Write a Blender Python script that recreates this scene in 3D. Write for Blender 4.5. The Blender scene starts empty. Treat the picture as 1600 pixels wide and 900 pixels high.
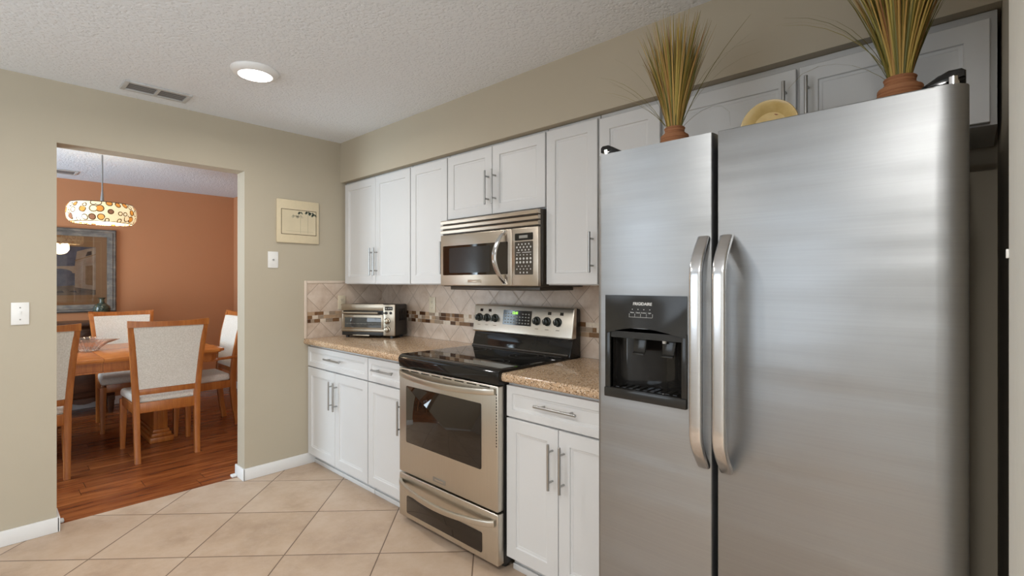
import bpy, bmesh, math, random
from mathutils import Vector, Matrix
R = math.radians
random.seed(7)
sc = bpy.context.scene
COL = sc.collection

# ------------------------------------------------------------------ camera, view, world, lights
cam_d = bpy.data.cameras.new('camera'); cam = bpy.data.objects.new('camera', cam_d); COL.objects.link(cam)
cam.location = (3.638, -2.295, 1.349)
cam.rotation_euler = (R(90), 0, R(42.77))
cam_d.sensor_width = 36; cam_d.lens = 772.94 / 1600 * 36
cam_d.shift_x = -0.0024; cam_d.shift_y = -0.0054
cam_d.clip_start = 0.02
sc.camera = cam
sc.view_settings.view_transform = 'Standard'; sc.view_settings.look = 'None'
sc.view_settings.gamma = 1.0; sc.view_settings.use_curve_mapping = False
sc.view_settings.exposure = 0.0
w = bpy.data.worlds.new('world'); sc.world = w; w.use_nodes = True
w.node_tree.nodes['Background'].inputs[0].default_value = (0.62, 0.78, 1.0, 1)
w.node_tree.nodes['Background'].inputs[1].default_value = 1.2

def light(name, kind, loc, energy, color=(1, 1, 1), rot=(0, 0, 0), size=None, spread=None):
    d = bpy.data.lights.new(name, kind); d.energy = energy; d.color = color
    if kind == 'AREA':
        d.shape = 'RECTANGLE'; d.size, d.size_y = size
        if spread: d.spread = R(spread)
    elif size: d.shadow_soft_size = size
    o = bpy.data.objects.new(name, d); COL.objects.link(o); o.location = loc; o.rotation_euler = rot
    return o
# daylight through the kitchen and dining room windows, plus an added fill light at the far right wall
light('daylight_kitchen_window', 'AREA', (1.5, -4.16, 1.55), 17, (0.88, 0.95, 1.0), (R(113), 0, 0), (1.7, 1.2))
light('fill_far_right', 'AREA', (6.3, -2.7, 1.3), 165, (0.86, 0.94, 1.0), (R(128), 0, R(90)), (2.8, 2.1))  # unseen fill added for the left wall and stove; no doors built here
light('daylight_dining_window', 'AREA', (-1.75, -4.16, 1.3), 130, (0.74, 0.89, 1.0), (R(116), 0, 0), (1.8, 2.0))

# ------------------------------------------------------------------ helpers
def lin(c):
    if isinstance(c, str):
        c = tuple(int(c[i:i + 2], 16) / 255 for i in (0, 2, 4))
        c = tuple(v / 12.92 if v <= .04045 else ((v + .055) / 1.055) ** 2.4 for v in c)
    return (c[0], c[1], c[2], 1)

class NT:
    """small node helper"""
    def __init__(s, name):
        s.m = bpy.data.materials.new(name); s.m.use_nodes = True; s.t = s.m.node_tree
        s.p = s.t.nodes['Principled BSDF']; s.out = s.t.nodes['Material Output']
    def n(s, kind, **kw):
        x = s.t.nodes.new(kind)
        for k, v in kw.items():
            if k.startswith('i_'):
                key = k[2:]; key = int(key) if key.isdigit() else key.replace('_', ' ')
                if hasattr(v, 'is_output') or isinstance(v, bpy.types.NodeSocket): s.t.links.new(v, x.inputs[key])
                else: x.inputs[key].default_value = v
            else: setattr(x, k, v)
        return x
    def L(s, a, b): s.t.links.new(a, b)
    def math(s, op, a, b=0.0, c=None):
        x = s.t.nodes.new('ShaderNodeMath'); x.operation = op
        for i, v in enumerate((a, b) if c is None else (a, b, c)):
            if isinstance(v, bpy.types.NodeSocket): s.L(v, x.inputs[i])
            else: x.inputs[i].default_value = v
        return x.outputs[0]
    def mix(s, f, a, b, mode='MIX'):
        x = s.t.nodes.new('ShaderNodeMix'); x.data_type = 'RGBA'; x.blend_type = mode
        for i, v in ((0, f), (6, a), (7, b)):
            if isinstance(v, bpy.types.NodeSocket): s.L(v, x.inputs[i])
            elif i == 0: x.inputs[0].default_value = v
            else: x.inputs[i].default_value = lin(v)
        return x.outputs[2]
    def obj(s): return s.t.nodes.new('ShaderNodeTexCoord').outputs['Object']
    def mapped(s, scale, rot=(0, 0, 0), loc=(0, 0, 0)):
        return s.n('ShaderNodeMapping', i_Vector=s.obj(), i_Scale=scale, i_Rotation=rot, i_Location=loc).outputs[0]
    def noise(s, scale, detail=4, rough=.55, vec=None, out=0):
        x = s.n('ShaderNodeTexNoise', i_Scale=scale, i_Detail=detail, i_Roughness=rough); s.L(vec or s.obj(), x.inputs['Vector'])
        return x.outputs[out]
    def ramp(s, f, stops):
        x = s.t.nodes.new('ShaderNodeValToRGB'); s.L(f, x.inputs[0]); e = x.color_ramp.elements
        while len(e) < len(stops): e.new(.5)
        for q, (pos, c) in zip(e, stops): q.position = pos; q.color = lin(c)
        return x.outputs[0]
    def bump(s, h, strength=.2, dist=.002):
        x = s.n('ShaderNodeBump', i_Strength=strength, i_Distance=dist); s.L(h, x.inputs['Height']); s.L(x.outputs[0], s.p.inputs['Normal'])
    def set(s, **kw):
        for k, v in kw.items():
            i = s.p.inputs[k.replace('_', ' ')]
            if isinstance(v, bpy.types.NodeSocket): s.L(v, i)
            else: i.default_value = lin(v) if k in ('Base_Color', 'Emission_Color') else v
        return s.m

def plain(name, color, rough=.5, metal=0, var=.04, scale=30, bump=0, **kw):
    t = NT(name); t.p.inputs['Specular IOR Level'].default_value = .35 if rough < .3 and not metal else .5; f = t.noise(scale)
    base = lin(color)
    a = tuple(v * (1 - var) for v in base[:3]); b = tuple(min(1, v * (1 + var)) for v in base[:3])
    c = t.ramp(f, [(.3, a), (.7, b)])
    if bump: t.bump(f, bump, .001)
    return t.set(Base_Color=c, Roughness=rough, Metallic=metal, **kw)

# --- mesh building
def boxv(bm, x0, x1, y0, y1, z0, z1, bev=0, seg=2, mi=0):
    x0, x1 = sorted((x0, x1)); y0, y1 = sorted((y0, y1)); z0, z1 = sorted((z0, z1))
    return hexa(bm, [(x0, y0, z0), (x1, y0, z0), (x1, y1, z0), (x0, y1, z0), (x0, y0, z1), (x1, y0, z1), (x1, y1, z1), (x0, y1, z1)], bev, seg, mi)
def hexa(bm, co, bev=0, seg=2, mi=0):
    v = [bm.verts.new(c) for c in co]
    fs = [bm.faces.new([v[i] for i in q]) for q in ((3, 2, 1, 0), (4, 5, 6, 7), (0, 1, 5, 4), (1, 2, 6, 5), (2, 3, 7, 6), (3, 0, 4, 7))]
    for f in fs: f.material_index = mi
    if bev > 0:
        es = list({e for f in fs for e in f.edges})
        r = bmesh.ops.bevel(bm, geom=es, offset=bev, segments=seg, profile=.5, affect='EDGES')
        for f in r['faces']: f.material_index = mi
def prism(bm, poly, axis, a, b, mi=0, bev=0, seg=2):
    """extrude a 2D polygon along axis from a to b"""
    def P(u, v, t): return {'x': (t, u, v), 'y': (u, t, v), 'z': (u, v, t)}[axis]
    lo = [bm.verts.new(P(u, v, a)) for u, v in poly]; hi = [bm.verts.new(P(u, v, b)) for u, v in poly]
    n = len(poly)
    fs = [bm.faces.new(lo), bm.faces.new(hi)] + [bm.faces.new((lo[i], lo[(i + 1) % n], hi[(i + 1) % n], hi[i])) for i in range(n)]
    for f in fs: f.material_index = mi
    if bev:
        bmesh.ops.bevel(bm, geom=list(set(list(fs[0].edges) + list(fs[1].edges))), offset=bev, segments=seg, profile=.5, affect='EDGES')
def lathe(bm, prof, center=(0, 0, 0), seg=32, axis='z', mi=0, sx=1, sy=1, cap=True):
    """prof list of (r, h) from bottom to top along axis"""
    rings = []
    cx, cy, cz = center
    for r, h in prof:
        ring = []
        if r < 1e-6:
            pts = [(0, 0)]
        else: pts = [(r * math.cos(2 * math.pi * k / seg) * sx, r * math.sin(2 * math.pi * k / seg) * sy) for k in range(seg)]
        for a, b in pts:
            c = {'z': (cx + a, cy + b, cz + h), 'y': (cx + a, cy + h, cz + b), 'x': (cx + h, cy + a, cz + b)}[axis]
            ring.append(bm.verts.new(c))
        rings.append(ring)
    for A, B in zip(rings, rings[1:]):
        n = max(len(A), len(B))
        for k in range(n):
            q = [A[k % len(A)], A[(k + 1) % len(A)], B[(k + 1) % len(B)], B[k % len(B)]]
            u = []
            for v in q:
                if v not in u: u.append(v)
            if len(u) > 2:
                f = bm.faces.new(u); f.material_index = mi
    for ring in (rings[0], rings[-1]) if cap else ():
        if len(ring) > 2:
            f = bm.faces.new(ring); f.material_index = mi
def cyl(bm, a, b, r, seg=16, mi=0, bev=0):
    """cylinder along an axis-aligned segment a->b"""
    d = [abs(b[i] - a[i]) for i in range(3)]; ax = 'xyz'[d.index(max(d))]; i = d.index(max(d))
    L = b[i] - a[i]; e = min(bev, abs(L) / 3) * (1 if L > 0 else -1)
    prof = [(r, 0), (r, L)] if not bev else [(r - bev, 0), (r, e), (r, L - e), (r - bev, L)]
    lathe(bm, prof, a, seg, ax, mi)
def tube(bm, path, r, seg=10, mi=0, caps=True, flat=None):
    """tube along a path; r number or list; flat=(side axis vector, width, thick) for a flat strap"""
    P = [Vector(p) for p in path]; n = len(P); rings = []
    up = Vector((0, 0, 1)) if flat is None else Vector(flat[0]).normalized()
    for i, p in enumerate(P):
        t = (P[min(i + 1, n - 1)] - P[max(i - 1, 0)]).normalized()
        s = up - t * up.dot(t)
        if s.length < 1e-4: s = Vector((1, 0, 0)) - t * t.x
        if s.length < 1e-4: s = Vector((0, 1, 0)) - t * t.y
        s.normalize(); q = t.cross(s).normalized()
        ri = r[i] if isinstance(r, (list, tuple)) else r
        ring = []
        for k in range(seg):
            a = 2 * math.pi * (k + .5) / seg
            if flat:
                ca, sa = math.cos(a), math.sin(a)
                e = 0.5
                ring.append(bm.verts.new(p + s * (flat[1] / 2 * math.copysign(abs(ca) ** e, ca)) * ri + q * (flat[2] / 2 * math.copysign(abs(sa) ** e, sa)) * ri))
            else: ring.append(bm.verts.new(p + s * math.cos(a) * ri + q * math.sin(a) * ri))
        rings.append(ring)
    for A, B in zip(rings, rings[1:]):
        for k in range(seg):
            f = bm.faces.new((A[k], A[(k + 1) % seg], B[(k + 1) % seg], B[k])); f.material_index = mi
    if caps:
        for q in (rings[0], rings[-1]):
            f = bm.faces.new(q); f.material_index = mi
def post(bm, pts, bev=.003, mi=0):
    """square member through pts (x, y, z, w, d)"""
    rings = [[bm.verts.new((x + sx * wd / 2, y + sy * d / 2, z)) for sx, sy in ((-1, -1), (1, -1), (1, 1), (-1, 1))] for x, y, z, wd, d in pts]
    fs = []
    for A, B in zip(rings, rings[1:]):
        for k in range(4): fs.append(bm.faces.new((A[k], A[(k + 1) % 4], B[(k + 1) % 4], B[k])))
    long = [e for f in fs for e in f.edges if not any(e.verts[0] in r and e.verts[1] in r for r in rings)]
    fs.append(bm.faces.new(rings[0])); fs.append(bm.faces.new(rings[-1]))
    if bev: bmesh.ops.bevel(bm, geom=list(set(long)), offset=bev, segments=2, profile=.5, affect='EDGES')
def quad(bm, co, mi=0):
    f = bm.faces.new([bm.verts.new(c) for c in co]); f.material_index = mi
def rrect(x0, x1, z0, z1, r, seg=5):
    pts = []
    for cx, cz, a0 in ((x1 - r, z1 - r, 0), (x0 + r, z1 - r, 90), (x0 + r, z0 + r, 180), (x1 - r, z0 + r, 270)):
        for k in range(seg + 1):
            a = R(a0 + 90 * k / seg); pts.append((cx + r * math.cos(a), cz + r * math.sin(a)))
    return pts
def BM(): return bmesh.new()

def root_loc(p):
    while p.parent: p = p.parent
    return p.location.copy()
def finish(name, bm, mats, smooth=30):
    bmesh.ops.recalc_face_normals(bm, faces=bm.faces)
    me = bpy.data.meshes.new(name); bm.to_mesh(me); bm.free()
    for m in (mats if isinstance(mats, (list, tuple)) else [mats]): me.materials.append(m)
    if smooth:
        me.polygons.foreach_set('use_smooth', [True] * len(me.polygons))
        b = BM(); b.from_mesh(me)
        for e in b.edges:
            if len(e.link_faces) != 2 or e.calc_face_angle(0) > R(smooth): e.smooth = False
        b.to_mesh(me); b.free()
    return me
def obj(name, bm, mats, parent=None, local=False, label=None, smooth=30):
    """local=False: coordinates are world coordinates and are moved into the (unrotated) thing's frame"""
    if parent is not None and not local: bmesh.ops.translate(bm, verts=bm.verts, vec=-root_loc(parent))
    o = bpy.data.objects.new(name, finish(name, bm, mats, smooth)); COL.objects.link(o)
    if parent is not None: o.parent = parent
    if label: o['label'] = label
    return o
def thing(name, label, cat, loc=(0, 0, 0), rz=0, group=None):
    o = bpy.data.objects.new(name, None); COL.objects.link(o); o.empty_display_size = .1
    o.location = loc; o.rotation_euler = (0, 0, rz); o['label'] = label; o['category'] = cat
    if group: o['group'] = group
    return o
def tag(o, label, cat, group=None):
    o['label'] = label; o['category'] = cat
    if group: o['group'] = group
    return o
def origin_to(o, loc):
    """move a top-level mesh object's origin without moving it"""
    loc = Vector(loc); o.data.transform(Matrix.Translation(-loc)); o.location = loc
    return o
def struct(name, bm, m, smooth=0, label=None):
    o = obj(name, bm, m, smooth=smooth); o['kind'] = 'structure'
    if label: o['label'] = label
    return o
def text_bm(s, size, loc, rot=(R(90), 0, 0), extrude=.0004, align='CENTER', bold=0.0):
    c = bpy.data.curves.new('txt', 'FONT'); c.body = s; c.size = size; c.extrude = extrude; c.align_x = align; c.align_y = 'CENTER'; c.offset = bold
    c.resolution_u = 3
    o = bpy.data.objects.new('txt', c); COL.objects.link(o)
    dg = bpy.context.evaluated_depsgraph_get(); me = bpy.data.meshes.new_from_object(o.evaluated_get(dg))
    bpy.data.objects.remove(o); bpy.data.curves.remove(c)
    from mathutils import Euler
    me.transform(Matrix.Translation(loc) @ Euler(rot).to_matrix().to_4x4())
    b = BM(); b.from_mesh(me); bpy.data.meshes.remove(me)
    return b
def merge(bm, other):
    me = bpy.data.meshes.new('tmp'); other.to_mesh(me); other.free(); bm.from_mesh(me); bpy.data.meshes.remove(me)

# ------------------------------------------------------------------ materials
def paint(name, color, bump=.05):
    t = NT(name); n = t.noise(160, 3); c = t.mix(t.noise(3, 3), tuple(v * .97 for v in lin(color)[:3]), tuple(min(1, v * 1.03) for v in lin(color)[:3]))
    t.bump(n, bump, .001); return t.set(Base_Color=c, Roughness=.75)
M_wall = paint('wall_paint_beige', (0.455, 0.40, 0.305))
M_wallw = paint('wall_paint_off_white', (.62, .62, .60))
M_orange = paint('wall_paint_terracotta', (0.50, 0.225, 0.105))
def ceiling_mat(name, col):
    t = NT(name); v = t.n('ShaderNodeTexVoronoi', feature='SMOOTH_F1', i_Scale=75.0); t.L(t.obj(), v.inputs['Vector'])
    n = t.noise(45, 5, .65); h = t.math('ADD', t.math('MULTIPLY', v.outputs['Distance'], .6), n)
    h = t.ramp(h, [(.55, (0, 0, 0)), (.8, (1, 1, 1))]); t.bump(h, .5, .005)
    return t.set(Base_Color=col, Roughness=.85)
M_ceil = ceiling_mat('knockdown_ceiling', (.78, .81, .84)); M_ceil2 = ceiling_mat('knockdown_ceiling_cool_cast', (.68, .76, .84))  # dining copy is bluer: a cool light cast put into its colour
M_white = plain('cabinet_white_paint', (.63, .63, .625), .42, var=.01, scale=5)
M_trim = plain('trim_white_paint', (.78, .78, .77), .4, var=.01, scale=5)
M_casing = plain('casing_cream_paint', (.80, .79, .72), .5, var=.02)
M_dark_in = plain('shadow_gap_dark', (.03, .028, .025), .7)

def tile_nodes(t, u, v, size, off_u, off_v, grout):
    """returns grout mask and random per-cell colour socket"""
    U = t.math('DIVIDE', t.math('SUBTRACT', u, off_u), size); V = t.math('DIVIDE', t.math('SUBTRACT', v, off_v), size)
    fu, fv = t.math('FRACT', U), t.math('FRACT', V); g = grout / size
    du = t.math('MINIMUM', fu, t.math('SUBTRACT', 1.0, fu)); dv = t.math('MINIMUM', fv, t.math('SUBTRACT', 1.0, fv))
    d = t.math('MINIMUM', du, dv)
    mask = t.math('LESS_THAN', d, g / 2)
    cell = t.n('ShaderNodeCombineXYZ', i_0=t.math('FLOOR', U), i_1=t.math('FLOOR', V)).outputs[0]
    wn = t.n('ShaderNodeTexWhiteNoise', noise_dimensions='3D'); t.L(cell, wn.inputs['Vector'])
    return mask, wn.outputs['Value'], d, wn.outputs['Color']
def floor_tile():
    t = NT('floor_tile_diagonal'); s = t.n('ShaderNodeSeparateXYZ'); t.L(t.obj(), s.inputs[0]); x, y = s.outputs[0], s.outputs[1]
    r2 = 1 / math.sqrt(2)
    a = t.math('MULTIPLY', t.math('ADD', x, y), r2); b = t.math('MULTIPLY', t.math('SUBTRACT', x, y), r2)
    mask, rnd, d, rc = tile_nodes(t, a, b, .4685, -.094, 1.238, .006)
    off = t.n('ShaderNodeVectorMath', operation='MULTIPLY_ADD'); t.L(rc, off.inputs[0]); off.inputs[1].default_value = (9, 9, 9); t.L(t.obj(), off.inputs[2])
    n1 = t.noise(3.2, 7, .62, off.outputs[0]); n2 = t.noise(14, 5, .7, off.outputs[0])
    c = t.ramp(n1, [(.32, (.40, .285, .20)), (.48, (.50, .37, .265)), (.6, (.545, .42, .315)), (.75, (.60, .485, .38))])
    c = t.mix(t.math('MULTIPLY', t.ramp(n2, [(.45, (0, 0, 0)), (.68, (1, 1, 1))]), .35), c, (.62, .5, .4))
    c = t.mix(t.math('MULTIPLY', rnd, .18), c, (.45, .32, .23))
    c = t.mix(mask, c, (.16, .105, .07))
    h = t.math('MINIMUM', t.math('MULTIPLY', d, 60), 1.0); t.bump(h, .5, .002)
    return t.set(Base_Color=c, Roughness=t.math('ADD', t.math('MULTIPLY', n2, .2), .36))
M_tile = floor_tile()
def splash(name, axis, u0):
    t = NT(name); s = t.n('ShaderNodeSeparateXYZ'); t.L(t.obj(), s.inputs[0]); x, z = s.outputs[0 if axis == 'x' else 1], s.outputs[2]
    r2 = 1 / math.sqrt(2); x = t.math('SUBTRACT', x, u0)
    # upper field is centred on z 1.245, lower field on z .937
    zc = t.math('SUBTRACT', z, t.math('ADD', t.math('MULTIPLY', t.math('GREATER_THAN', z, 1.088), .308), .937))
    a = t.math('MULTIPLY', t.math('ADD', x, zc), r2); b = t.math('MULTIPLY', t.math('SUBTRACT', x, zc), r2)
    mask, rnd, d, rc = tile_nodes(t, a, b, .1572, 0, 0, .0035)
    off = t.n('ShaderNodeVectorMath', operation='MULTIPLY_ADD'); t.L(rc, off.inputs[0]); off.inputs[1].default_value = (5, 5, 5); t.L(t.obj(), off.inputs[2])
    n1 = t.noise(9, 6, .65, off.outputs[0])
    c = t.ramp(n1, [(.35, (.50, .38, .29)), (.5, (.60, .48, .385)), (.68, (.68, .57, .475))])
    c = t.mix(t.math('MULTIPLY', rnd, .22), c, (.50, .37, .27))
    c = t.mix(mask, c, (.36, .28, .21)); t.bump(t.math('MINIMUM', t.math('MULTIPLY', d, 25), 1.0), .4, .002)
    return t.set(Base_Color=c, Roughness=.35)
def wood(name, c0, c1, c2, scale=(2, 2, 18), rough=.35, rot=(0, 0, 0)):
    t = NT(name); v = t.mapped(scale, rot); n = t.noise(3.0, 6, .6, v); n2 = t.noise(22, 3, .5, v)
    f = t.math('ADD', t.math('MULTIPLY', n, .8), t.math('MULTIPLY', n2, .2))
    c = t.ramp(f, [(.3, c0), (.5, c1), (.7, c2)]); t.bump(n2, .06, .001)
    return t.set(Base_Color=c, Roughness=rough)
M_oak = wood('honey_oak', (.29, .085, .015), (.42, .135, .026), (.52, .19, .042), (14, 14, 1.2))
M_oak_h = wood('honey_oak_table', (.42, .125, .022), (.55, .185, .038), (.64, .25, .06), (10, 1.2, 10), .22)
M_walnut = wood('dark_walnut', (.035, .014, .007), (.06, .024, .012), (.10, .04, .02), (10, 1.5, 10), .3)
def wood_floor():
    t = NT('dining_plank_floor'); s = t.n('ShaderNodeSeparateXYZ'); t.L(t.obj(), s.inputs[0]); x, y = s.outputs[0], s.outputs[1]
    W = .127; U = t.math('DIVIDE', x, W); row = t.math('FLOOR', U); fu = t.math('FRACT', U)
    wn0 = t.n('ShaderNodeTexWhiteNoise', noise_dimensions='1D'); t.L(row, wn0.inputs['W'])
    V = t.math('ADD', t.math('DIVIDE', y, 1.2), wn0.outputs['Value']); fv = t.math('FRACT', V)
    cell = t.n('ShaderNodeCombineXYZ', i_0=row, i_1=t.math('FLOOR', V)).outputs[0]
    wn = t.n('ShaderNodeTexWhiteNoise', noise_dimensions='3D'); t.L(cell, wn.inputs['Vector'])
    mp = t.n('ShaderNodeVectorMath', operation='MULTIPLY_ADD'); t.L(wn.outputs['Color'], mp.inputs[0]); mp.inputs[1].default_value = (7, 7, 7); t.L(t.mapped((9, 1.0, 1)), mp.inputs[2])
    n = t.noise(2.6, 7, .65, mp.outputs[0])
    c = t.ramp(n, [(.28, (.085, .018, .006)), (.45, (.25, .068, .018)), (.58, (.36, .115, .032)), (.75, (.48, .18, .055))])
    c = t.mix(t.math('MULTIPLY', wn.outputs['Value'], .45), c, (.14, .035, .012))
    g = t.math('MAXIMUM', t.math('LESS_THAN', fu, .018), t.math('LESS_THAN', fv, .0022))
    c = t.mix(g, c, (.03, .01, .005))
    return t.set(Base_Color=c, Roughness=.27)
M_plank = wood_floor()
def granite():
    t = NT('speckled_tan_countertop'); v = t.n('ShaderNodeTexVoronoi', i_Scale=260.0); t.L(t.obj(), v.inputs['Vector'])
    s = t.n('ShaderNodeSeparateColor'); t.L(v.outputs['Color'], s.inputs[0])
    c = t.ramp(s.outputs[0], [(0, (.10, .06, .035)), (.09, (.13, .08, .045)), (.12, (.42, .27, .15)), (.55, (.50, .335, .205)), (.8, (.56, .40, .26)), (.95, (.70, .57, .43))])
    return t.set(Base_Color=c, Roughness=.16)
M_granite = granite()
def steel(name, color, rough, stretch=(1, 1, 60), bs=.03, var=.06, axis_noise=6, wave=False):
    t = NT(name); n = t.noise(axis_noise, 4, .6, t.mapped(stretch)); base = lin(color)[:3]
    c = t.ramp(n, [(.3, tuple(x * (1 - var) for x in base)), (.7, tuple(min(1, x * (1 + var)) for x in base))])
    if wave:
        wv = t.noise(1.6, 2, .5, t.mapped((.35, .35, 3.2)))
        b2 = t.n('ShaderNodeBump', i_Strength=.6, i_Distance=.02); t.L(wv, b2.inputs['Height'])
        b1 = t.n('ShaderNodeBump', i_Strength=bs, i_Distance=.001); t.L(n, b1.inputs['Height']); t.L(b2.outputs[0], b1.inputs['Normal']); t.L(b1.outputs[0], t.p.inputs['Normal'])
    else: t.bump(n, bs, .001)
    cl = t.noise(2.2, 3, .5, t.mapped((.5, .5, 2.2)))
    return t.set(Base_Color=c, Metallic=1.0, Roughness=t.math('ADD', t.math('MULTIPLY', cl, .12), rough - .06), Anisotropic=0.0 if wave else .4)
M_fridge = steel('fridge_brushed_steel', (.36, .368, .375), .42, (.6, .6, 40), .04, .03, wave=True)
M_range = steel('range_warm_steel', (.62, .575, .50), .33, (60, 60, 1.0), .02, .03)
M_mw = steel('microwave_warm_steel', (.56, .485, .40), .30, (1, 1, 60), .02, .04)
M_handle = steel('satin_nickel', (.42, .42, .41), .34, (40, 40, 40), .01, .03)
M_fhandle = steel('fridge_handle_steel', (.66, .66, .665), .20, (1, 1, 30), .01, .03)
M_chrome = plain('polished_chrome', (.8, .8, .8), .08, 1, var=.01)
M_blackgl = plain('black_gloss', (.012, .011, .010), .07, var=.05)
M_black = plain('black_plastic', (.018, .017, .016), .35, var=.05)
M_brownblk = plain('dark_brown_enamel', (.05, .04, .03), .3, var=.05)
M_ink = plain('panel_print_white', (.62, .62, .60), .5, var=.02)
M_ink_grey = plain('panel_print_grey', (.28, .27, .24), .5, var=.02)
M_disp = plain('dispenser_charcoal', (.022, .021, .019), .16, var=.05)
M_ivory = plain('ivory_plastic', (.66, .57, .42), .4, var=.02)
M_plate = plain('white_plastic', (.78, .77, .74), .35, var=.02)
M_glassblk = plain('oven_window_glass', (.016, .010, .006), .03, var=.02, Specular_IOR_Level=.6)
def emis(name, color, strength):
    t = NT(name); n = t.noise(5); c = t.mix(n, color, color)
    return t.set(Base_Color=color, Emission_Color=c, Emission_Strength=strength, Roughness=.5)
M_led = emis('lit_lens_white', (1, .98, .94), 9)
M_green = emis('green_clock_digits', (.45, 1, .12), 1.2)
def fabric(name, a, b):
    t = NT(name); n = t.noise(120, 4, .7); v = t.n('ShaderNodeTexVoronoi', i_Scale=190.0); t.L(t.obj(), v.inputs['Vector'])
    c = t.mix(t.ramp(n, [(.42, (0, 0, 0)), (.6, (1, 1, 1))]), a, b); t.bump(t.math('ADD', n, v.outputs['Distance']), .5, .002)
    return t.set(Base_Color=c, Roughness=.9)
M_fabric = fabric('speckled_cream_upholstery', (.70, .68, .62), (.84, .82, .77))
M_fabric_s = fabric('shaded_seat_upholstery', (.36, .36, .29), (.47, .47, .39))  # unused seat copy; its grey-green is shade put into the cloth colour
def glass(name, color=(1, 1, 1), rough=.02, f=.12):
    t = NT(name); tr = t.n('ShaderNodeBsdfTransparent'); tr.inputs[0].default_value = lin(color); gl = t.n('ShaderNodeBsdfGlossy', i_Roughness=rough)
    fr = t.n('ShaderNodeFresnel', i_IOR=1.45); m = t.n('ShaderNodeMixShader'); t.L(t.math('MINIMUM', t.math('ADD', fr.outputs[0], f * .3), 1.0), m.inputs[0]); t.L(tr.outputs[0], m.inputs[1]); t.L(gl.outputs[0], m.inputs[2])
    t.L(m.outputs[0], t.out.inputs[0]); return t.m
M_pane = glass('clear_pane', (.97, .98, .98))
M_bowlgl = plain('cut_glass_amber', (.95, .86, .80), .04, var=.02, Transmission_Weight=.92, IOR=1.45)

# ------------------------------------------------------------------ structure
H = 2.44
YD0, YD1, ZD = -2.012, -1.07, 2.107      # doorway
TW = .135                                # wall thickness
XB, YR, YF, XF = -3.35, -.07, -4.2, 6.4  # dining back, dining right, rear, far right
b = BM(); boxv(b, -.10, XF, YF, .14, -.06, 0); struct('floor', b, M_tile)
b = BM(); boxv(b, XB - .1, -.10, YF, YR + .1, -.06, 0); struct('floor_dining', b, M_plank)
b = BM(); boxv(b, -.07, XF + .1, YF - .1, .14, H, H + .06); struct('ceiling', b, M_ceil)
b = BM(); boxv(b, XB - .1, -.07, YF - .1, .14, H, H + .06); struct('ceiling_dining', b, M_ceil2)
b = BM()
boxv(b, -TW, 0, YD1, .14, 0, H); boxv(b, -TW, 0, YF, YD0, 0, H); boxv(b, -TW, 0, YD0, YD1, ZD, H)
struct('wall_left', b, M_wall)
b = BM(); boxv(b, 0, 3.8, 0, .14, 0, H); struct('wall_back', b, M_wall)
b = BM(); boxv(b, 3.70, 3.82, -1.75, 0, 0, H); struct('wall_right', b, M_wall)
b = BM(); boxv(b, 0, 3.70, -.373, 0, 2.13, H); struct('wall_soffit', b, M_wall)
b = BM(); boxv(b, XB - .1, XB, YF, YR + .1, 0, H); struct('wall_dining_back', b, M_orange)
b = BM(); boxv(b, XB, -TW, YR, YR + .1, 0, H); struct('wall_dining_right', b, M_orange)
def holed(name, x0, x1, holes, mat, y=YF):
    b = BM(); cur = x0
    for (a, c, z0, z1) in holes:
        boxv(b, cur, a, y - .1, y, 0, H); cur = c
        if z0 > 0: boxv(b, a, c, y - .1, y, 0, z0)
        boxv(b, a, c, y - .1, y, z1, H)
    boxv(b, cur, x1, y - .1, y, 0, H)
    return struct(name, b, mat)
holed('wall_rear', 0, XF + .1, [(.6, 2.4, .95, 2.15)], M_wallw)
holed('wall_dining_rear', XB, 0, [(-2.65, -.85, .05, 2.1)], M_orange)
b = BM(); boxv(b, XF, XF + .1, YF, -1.1, 0, H); boxv(b, 3.82, XF + .1, -1.1, -1.0, 0, H); struct('wall_far_right', b, M_wallw)
def win(n, x0, x1, z0, z1, y, mull):
    b = BM(); f = .05
    boxv(b, x0, x1, y - .06, y + .02, z0, z0 + f); boxv(b, x0, x1, y - .06, y + .02, z1 - f, z1)
    for i in range(mull + 1):
        x = x0 + (x1 - x0 - f) * i / mull; boxv(b, x, x + f, y - .06, y + .02, z0 + f, z1 - f)
    o = struct('window_%d' % n, b, M_trim)
win(1, .6, 2.4, .95, 2.15, YF - .02, 2)
win(2, -2.65, -.85, .05, 2.1, YF - .02, 4)

# baseboards
def skirting(path_boxes, name, h=.08):
    b = BM()
    for x0, x1, y0, y1 in path_boxes: boxv(b, x0, x1, y0, y1, 0, h, .004, 2)
    return struct(name, b, M_trim, smooth=40)
skirting([(0, .014, YF, YD0 + .012), (-TW - .012, .014, YD0, YD0 + .014)], 'baseboard_left')
skirting([(0, .014, YD1 - .012, -.575), (-TW - .012, .014, YD1 - .014, YD1)], 'baseboard_right')
b = BM(); boxv(b, XB, XB + .014, YF, YR, 0, .09, .004); struct('baseboard_dining_back', b, M_trim)
b = BM(); boxv(b, XB, -TW, YR - .014, YR, 0, .09, .004); struct('baseboard_dining_right', b, M_trim)
for i, (ya, yb) in enumerate(((YD0 + .012, YD0 + .04), (YD1 - .045, YD1 - .012))):
    b = BM(); boxv(b, -TW - .01, -TW + .03, ya, yb, 0, .018, .006, 3); struct('trim_%d' % (i + 1), b, M_trim, smooth=50)
b = BM(); boxv(b, 3.686, 3.70, -1.75, -1.05, 0, H, .003); struct('trim_3', b, M_casing)
b = BM(); boxv(b, 3.682, 3.686, -1.066, -1.052, 1.392, 1.408, .001); o = obj('door_catch', b, M_plate)
tag(origin_to(o, (3.686, -1.06, 1.392)), 'tiny white door catch fixed to the pale casing right of the refrigerator', 'catch')

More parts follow.
